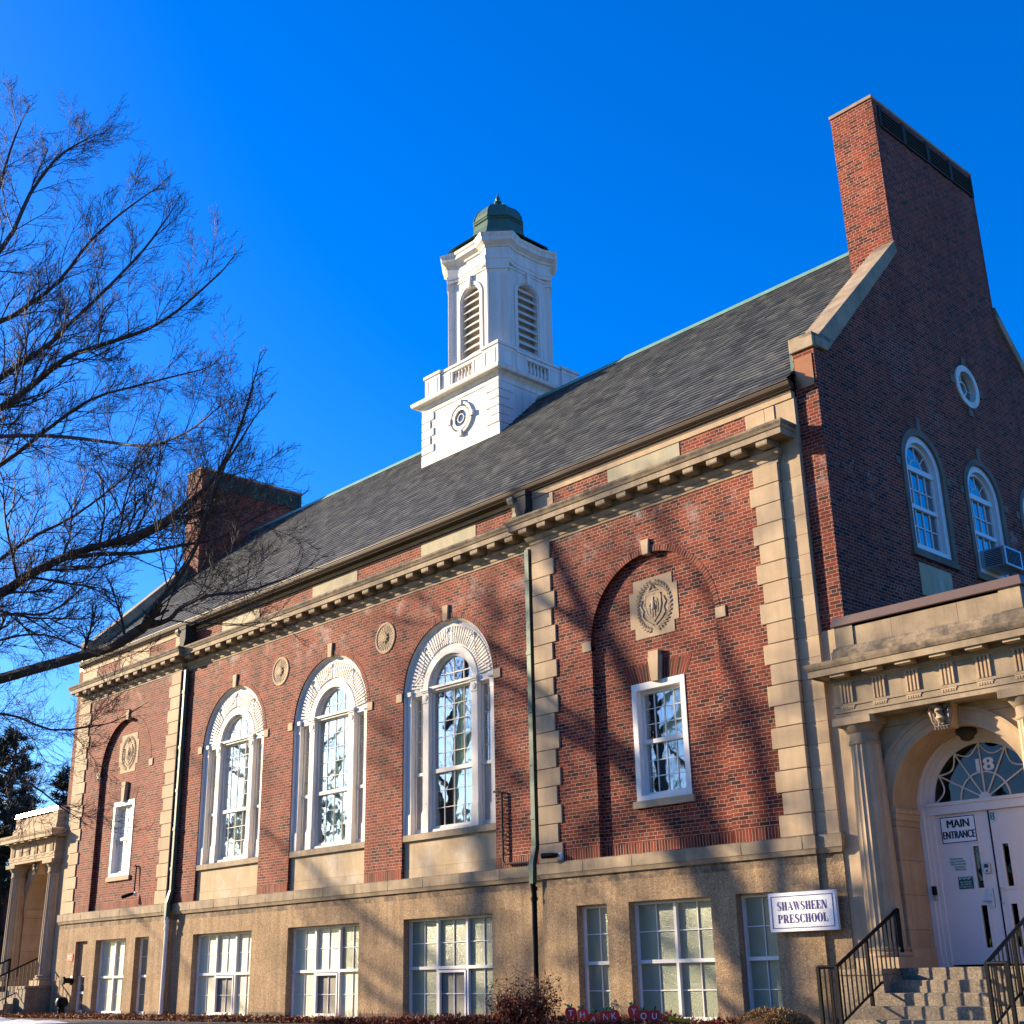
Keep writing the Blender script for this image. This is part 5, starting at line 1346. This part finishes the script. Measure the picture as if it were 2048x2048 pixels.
# ---- bare trees
def bend(d, rn, k): return (d+Vector((rn.gauss(0, k), rn.gauss(0, k), rn.gauss(0, k)))).normalized()
def twig(mb, p, d, L, r, lvl, rn, up=.06):
    n = 5 if lvl < 2 else 4
    P = [Vector(p)]; dd = Vector(d).normalized(); step = L/n
    for i in range(n):
        dd = bend(dd, rn, .07); dd.z += up; dd.normalize(); P.append(P[-1]+dd*step)
    mb.tube([tuple(q) for q in P], [r*(1-.72*i/n) for i in range(n+1)], 5 if lvl < 1 else 3, cap=False)
    if lvl >= 3: return
    m = (8, 5, 3)[lvl]
    for i in range(m):
        t = .15+.85*(i+rn.random()*.7)/m; t = min(t, .98); k = int(t*n); b = P[k].lerp(P[k+1], t*n-k)
        ax = (P[k+1]-P[k]).normalized(); s = ax.cross(Vector((rn.gauss(0, 1), rn.gauss(0, 1), rn.gauss(0, 1))))
        if s.length < .05: continue
        s.normalize(); ang = R(rn.uniform(24, 46))
        twig(mb, b, ax*math.cos(ang)+s*math.sin(ang), L*rn.uniform(.42, .68)*(1.05-.45*t), max(.0034, r*.55), lvl+1, rn, up)
def limb(mb, pts, r0, r1, rn, dens=1.5, L=2.3, up=.055, start=.12):
    # smooth the polyline a little
    P = [Vector(p) for p in pts]; Q = []
    for i in range(len(P)-1):
        a, b = P[max(i-1, 0)], P[min(i+2, len(P)-1)]
        for k in range(3):
            t = k/3; t2, t3 = t*t, t*t*t
            Q.append(.5*((2*P[i])+(P[i+1]-a)*t+(2*a-5*P[i]+4*P[i+1]-b)*t2+(3*P[i]-a-3*P[i+1]+b)*t3))
    Q.append(P[-1]); n = len(Q)
    mb.tube([tuple(q) for q in Q], [r0+(r1-r0)*(i/(n-1))**.8 for i in range(n)], 8, cap=True)
    ln_ = sum((Q[i+1]-Q[i]).length for i in range(n-1)); m = int(ln_*dens)
    for i in range(m):
        t = start+(1-start)*(i+rn.random())/m; t = min(t, .995); k = int(t*(n-1)); b = Q[k]; ax = (Q[min(k+1, n-1)]-Q[max(k-1, 0)]).normalized()
        s = ax.cross(Vector((rn.gauss(0, 1), rn.gauss(0, 1), rn.gauss(0, 1))))
        if s.length < .1: continue
        s.normalize(); s.z += .25; ang = R(rn.uniform(30, 60)); rr = (r0+(r1-r0)*t)
        twig(mb, b, ax*math.cos(ang)+s*math.sin(ang), L*rn.uniform(.5, 1.1)*(1.05-.35*t), min(.03, max(.0065, rr*.32)), 0, rn, up)
    twig(mb, Q[-1], (Q[-1]-Q[-2]), L*.4, r1, 1, rn, up)
LIMBS = {
 'a': ([(-10.78,-11.17,4.83),(-9.63,-11.01,5.47),(-8.5,-10.49,5.7),(-7.12,-9.72,5.95),(-6.34,-9.57,5.99),(-5.62,-9.47,6.14)], 0.104, 0.081, 0.4, 1.6),
 'b': ([(-5.62,-9.47,6.14),(-5.37,-9.49,6.34),(-5.03,-9.39,6.65),(-4.73,-9.35,6.82),(-4.41,-9.28,7.25),(-4.21,-9.33,7.51),(-3.95,-9.34,8.0)], 0.052, 0.015, 1.9, 2.0),
 'c': ([(-5.62,-9.47,6.14),(-5.07,-9.33,6.18),(-4.67,-9.34,6.29),(-4.14,-9.21,6.38),(-3.48,-8.94,6.35),(-2.88,-8.74,6.42)], 0.047, 0.015, 1.9, 2.0),
 'd': ([(-10.85,-11.25,5.57),(-9.54,-11.45,6.64),(-8.44,-10.68,7.12),(-7.89,-10.49,7.33),(-7.23,-10.19,7.55),(-6.65,-9.98,7.62),(-6.11,-9.8,7.63),(-5.57,-9.63,7.69),(-5.09,-9.5,7.79),(-4.63,-9.41,7.94),(-4.12,-9.26,8.24),(-3.66,-9.17,8.79),(-3.3,-9.18,9.34)], 0.109, 0.018, 1.8, 1.9),
 'e': ([(-6.93,-10.32,7.44),(-6.29,-9.97,7.43),(-5.64,-9.61,7.36),(-4.99,-9.24,7.4),(-4.37,-8.92,7.43),(-3.76,-8.59,7.72)], 0.047, 0.015, 1.9, 2.0),
 'f': ([(-10.85,-11.4,8.75),(-10.24,-11.65,10.01),(-9.04,-10.86,10.71),(-8.39,-10.62,10.96),(-7.67,-10.32,11.36),(-6.98,-10.06,11.42),(-6.14,-9.64,11.53),(-5.45,-9.37,11.75),(-4.7,-9.04,12.27)], 0.089, 0.015, 2.4),
 'g': ([(-10.85,-11.47,9.12),(-10.28,-11.69,10.46),(-9.31,-10.83,11.42),(-9.03,-10.69,11.57),(-8.51,-10.29,12.01),(-8.2,-10.12,12.32),(-7.74,-9.78,12.87),(-7.14,-9.31,13.73),(-6.79,-9.09,14.32)], 0.084, 0.015, 2.4),
 'h': ([(-11.15,-11.47,10.97),(-10.85,-11.75,12.39),(-9.84,-10.78,12.82),(-9.41,-10.42,13.16),(-8.99,-10.07,13.62),(-8.59,-9.73,14.43),(-8.17,-9.38,14.98),(-7.73,-9.01,15.43)], 0.068, 0.013, 2.4),
 'i': ([(-11.15,-11.47,11.34),(-10.93,-11.84,13.26),(-10.18,-10.84,14.52),(-10.03,-10.46,15.92),(-9.89,-10.09,16.83),(-9.8,-9.79,17.26),(-9.75,-9.52,17.56)], 0.068, 0.013, 2.2),
 'j': ([(-10.85,-11.47,8.75),(-10.25,-11.66,10.16),(-8.76,-10.89,10.05),(-7.48,-10.35,9.78),(-6.31,-9.92,9.4),(-5.37,-9.75,9.09),(-4.46,-9.61,9.04),(-3.7,-9.61,9.1)], 0.052, 0.012, 2.1),
 'k': ([(-10.85,-11.32,7.64),(-10.54,-11.43,9.14),(-9.35,-10.61,9.77),(-8.61,-10.25,10.21),(-7.74,-9.77,10.74),(-6.85,-9.27,10.87),(-5.86,-8.66,10.99)], 0.062, 0.013, 2.2),
 'l': ([(-11.22,-11.47,12.08),(-11.18,-11.57,14.02),(-11.02,-10.86,15.86),(-11.24,-10.55,17.59),(-11.37,-10.36,18.45)], 0.068, 0.013, 2.0),
 'm': ([(-10.78,-11.25,5.13),(-9.36,-11.26,5.98),(-8.14,-10.69,6.26),(-7.15,-10.37,6.2),(-6.22,-10.1,5.81)], 0.032, 0.012, 2.2, 1.9),
 'n': ([(-10.78,-11.25,3.79),(-9.3,-11.19,4.31),(-8.32,-10.52,4.2),(-7.61,-10.14,3.9),(-7.02,-9.87,3.5)], 0.026, 0.012, 2.2, 1.9),
 'o': ([(-10.78,-11.25,4.09),(-9.35,-11.26,4.88),(-8.28,-10.49,5.09),(-7.46,-9.98,4.76),(-6.68,-9.52,4.77)], 0.032, 0.012, 2.2, 1.9),
 'r': ([(-5.03,-9.39,6.65),(-4.6,-9.2,7.3),(-4.3,-9.1,8.1),(-4.0,-9.0,8.9)], 0.035, 0.012, 1.4, 1.2),
 's': ([(-6.3,-9.5,7.7),(-5.2,-9.2,7.95),(-4.4,-9.0,8.5),(-3.6,-8.9,9.2)], 0.04, 0.012, 1.4, 1.3),
 'p': ([(-10.9,-11.2,6.2),(-9.0,-11.0,7.3),(-7.9,-10.6,7.9),(-6.9,-10.2,8.2),(-6.0,-9.9,8.6)], 0.05, 0.014, 2.2, 1.8),
 'q': ([(-10.9,-11.2,5.6),(-9.2,-11.1,6.4),(-8.2,-10.7,6.7),(-7.3,-10.3,6.6),(-6.5,-10.1,6.9)], 0.04, 0.014, 2.2, 1.8),
}
def big_tree(name, label, base, limbs, seed, extra, leaders, dens=1.0, L=2.5):
    rn = random.Random(seed); o = thing(name, base, label, 'tree', 'bare street trees')
    bx_, by_, bz_ = base
    t = MB(); t.tube([(bx_, by_, bz_-.2), (bx_+.03, by_, bz_+.5), (bx_+.05, by_-.05, 2.5), (bx_+.05, by_-.1, 5.2)], [.85, .55, .47, .42], 14)
    for P, r0, r1 in leaders:
        n = len(P); t.tube([(bx_+a, by_+b, c) for a, b, c in P], [r0+(r1-r0)*i/(n-1) for i in range(n)], 10)
    t.build('trunk', M['bark'], o, smooth=True, fix=False)
    c = MB()
    for P, r0, r1, d, *l in limbs: limb(c, P, r0, r1, rn, d*dens, l[0] if l else L)
    for P, r0, r1 in leaders: limb(c, [(bx_+a, by_+b, z) for a, b, z in P[-2:]], r1*1.2, .02, rn, 1.6*dens, L)
    for az_, z0, ln_, rise in extra:
        a = R(az_); p0 = Vector((bx_-.0-.03*z0, by_-.02*z0, z0)); P = [p0]; d = Vector((math.cos(a), math.sin(a), rise)).normalized()
        for i in range(6):
            d = bend(d, rn, .10); d.z += .03; P.append(P[-1]+d*ln_/6)
        limb(c, P, .022*ln_, .018, rn, 1.2, L)
    c.build('crown', M['twig'], o, fix=False)
    return o
LEAD = [([(0,0,4.0),(.1,.05,6.5),(-.1,.1,9.5),(-.3,0,12.5),(-.5,0,15),(-.6,.1,17)], .24, .045), ([(0,0,4.0),(-1.0,-.5,7),(-2.2,-1.2,10.5),(-3.0,-1.6,13.5)], .20, .05)]
ex = [(200, 6, 4.5, .4), (300, 6, 4.5, .4), (250, 8, 4.5, .5), (210, 11, 4, .7), (270, 13, 3, 1.2)]
T1 = big_tree('bare_tree', 'large leafless tree reaching in from the left with long dark limbs across the brick school', (-10.85, -11.17, gz(0, -11.2)), list(LIMBS.values()), 3, ex[:3], LEAD[:1], 1.75, 1.5)
LEAD3 = [([(0,0,4.8),(-.9,.05,7.5),(-2.2,.1,10.5),(-3.8,.3,14),(-5.0,.6,17.5)], .30, .07), ([(0,0,4.8),(.2,-.3,8),(.5,-.5,11),(.6,-.4,14)], .20, .04)]
SIDE = [([(-20.9,-8.9,5.2),(-22.0,-8.9,6.6),(-23.6,-8.8,7.8),(-25.2,-8.8,8.6)], 0.140, 0.030, 0.8), ([(-21.9,-8.8,7.6),(-23.2,-8.8,9.8),(-25,-8.8,11.6),(-27,-8.7,13),(-29,-8.7,14)], 0.185, 0.053, 0.8),
        ([(-21.3,-8.8,6.2),(-22.4,-9.4,9.6),(-23.6,-9.8,12.6),(-24.6,-9.8,15),(-25.4,-9.8,17)], 0.173, 0.040, 0.8), ([(-23.0,-8.7,10.5),(-25.6,-8.2,13),(-28,-7.7,15)], 0.127, 0.040, 0.8), ([(-20.7,-9.2,8),(-21.4,-11.4,10),(-22.4,-13,12)], 0.139, 0.040, 0.7),
        ([(-20.7,-9.1,7.2),(-19.6,-9.4,9.4),(-18.9,-9.8,11.5)], 0.115, 0.033, 0.8), ([(-24.6,-8.5,14),(-27.4,-8.6,16.2)], 0.104, 0.033, 0.8)]
T3 = big_tree('bare_tree', 'leafless tree just beyond the left edge whose limbs shade the right hand brick bay', (-20.8, -8.9, gz(0, -8.9)), SIDE, 5, [(200, 7, 5, .5), (250, 9, 5, .5)], LEAD3, 1.2, 2.4)
ex2 = [(a, z, l, r) for a, z, l, r in ((20, 6, 6, .4), (90, 7, 6, .4), (160, 6.5, 6, .4), (230, 7, 6, .45), (300, 7, 6.5, .4), (0, 10, 6, .6), (60, 11, 6, .6), (130, 10, 6, .6), (200, 11, 6, .6), (270, 10, 6, .6), (330, 11, 6, .7), (40, 14, 5, .9), (120, 14, 5, .9), (200, 14, 5, .9), (290, 14, 5, .9), (0, 16, 4, 1.3), (140, 16, 4, 1.3), (250, 16, 4, 1.3))]
T2 = big_tree('bare_tree', 'leafless street tree standing beyond the left edge near the pavement', (-21.5, -21.0, gz(0, -21)), [], 21, ex2, [([(0,0,4.8),(.3,.2,9),(-.2,.1,14),(0,.2,18)], .32, .05)], 1.0, 2.4)
for i, (x, y, lb) in enumerate(((-42, -14.5, 'leafless tree far left of the school lawn'), (-36, -31, 'leafless tree across the road opposite the far porch'), (-5, -33, 'leafless tree across the road opposite the arched windows'), (14, -34, 'leafless tree across the road opposite the entrance'))):
    c = T2.copy(); COL.objects.link(c); c.location = (x, y, gz(x, y)); c.rotation_euler = (0, 0, 1.3*i+.6); c['label'] = lb
    for ch in T2.children:
        q = ch.copy(); COL.objects.link(q); q.parent = c
# ---- pines behind the far porch
def pine(x, y, H, wd, seed, label):
    rn = random.Random(seed); o = thing('pine_tree', (x, y, 0), label, 'tree', 'pines behind the far porch')
    t = MB(); t.tube([(x, y, -.3), (x+.1, y, H*.5), (x, y+.1, H)], [.32, .2, .03], 8); t.build('trunk', M['bark'], o, fix=False)
    f = MB(); br = MB()
    n = int(H*9)
    for i in range(n):
        z = H*(.16+.84*(i/n)); k = (1-(z/H))**.75; L = wd*(k*.95+.10)*rn.uniform(.55, 1.15); a = rn.uniform(0, 2*math.pi)
        d = Vector((math.cos(a), math.sin(a), rn.uniform(-.05, .35))); p = Vector((x, y, z)); e_ = p+d*L
        br.tube([tuple(p), tuple(p+d*L*.5), tuple(e_)], [.05, .03, .01], 4, cap=False)
        for q in range(int(9+L*9)):
            u = rn.uniform(.25, 1.0)**.7; c = p+d*L*u+Vector((rn.gauss(0, .16), rn.gauss(0, .16), rn.gauss(.06, .13)))*(.5+.6*L/wd)
            for w_ in range(9): leaf(f, c, (d.x*.6+rn.gauss(0, .8), d.y*.6+rn.gauss(0, .8), rn.gauss(.45, .6)), rn.uniform(.24, .48), .05, rn)
    br.build('limbs', M['twig'], o, fix=False); f.build('crown', M['needle'], o, fix=False)
pine(-53.5, 5.2, 13.2, 3.8, 1, 'dark tall pine at the left edge behind the far porch')
pine(-56.0, 9.0, 13.8, 4.0, 2, 'dark pine showing between the left edge and the brick corner')
pine(-56.5, 12.8, 12.6, 3.8, 3, 'dark pine directly beside the far brick corner')
pine(-63.0, 8.5, 13.2, 4.4, 4, 'farther dark pine in the gap behind the others')
pine(-48.5, 6.4, 8.6, 3.2, 5, 'lower bushy pine just above the far porch roof')
pine(-50.0, 3.2, 9.5, 3.4, 6, 'low dark pine at the left edge beside the far porch columns')
# ---- unseen woodland, added behind the camera and east to block low sky light
rn = random.Random(77); fw_ = MB()
for i in range(9000):
    a = R(rn.uniform(-165, 62)); d = rn.uniform(75, 100); hgt = 13+3*math.sin(a*9)+2*math.sin(a*23+1)
    z = hgt*rn.random()**.75; x, y = d*math.cos(a), d*math.sin(a)-5
    leaf(fw_, (x, y, z-.8), (rn.gauss(0, .5), rn.gauss(0, .5), rn.gauss(.6, .6)), rn.uniform(1.2, 2.6), rn.uniform(.5, 1.1), rn)
for i in range(260):
    a = R(rn.uniform(-165, 62)); d = rn.uniform(74, 96); x, y = d*math.cos(a), d*math.sin(a)-5; fw_.tube([(x, y, -1), (x+rn.gauss(0, .3), y, 6), (x+rn.gauss(0, .6), y, 12)], [.25, .18, .05], 5, cap=False)
tag(fw_.build('light_blocking_woods', M['wood_mass'], fix=False), kind='stuff')
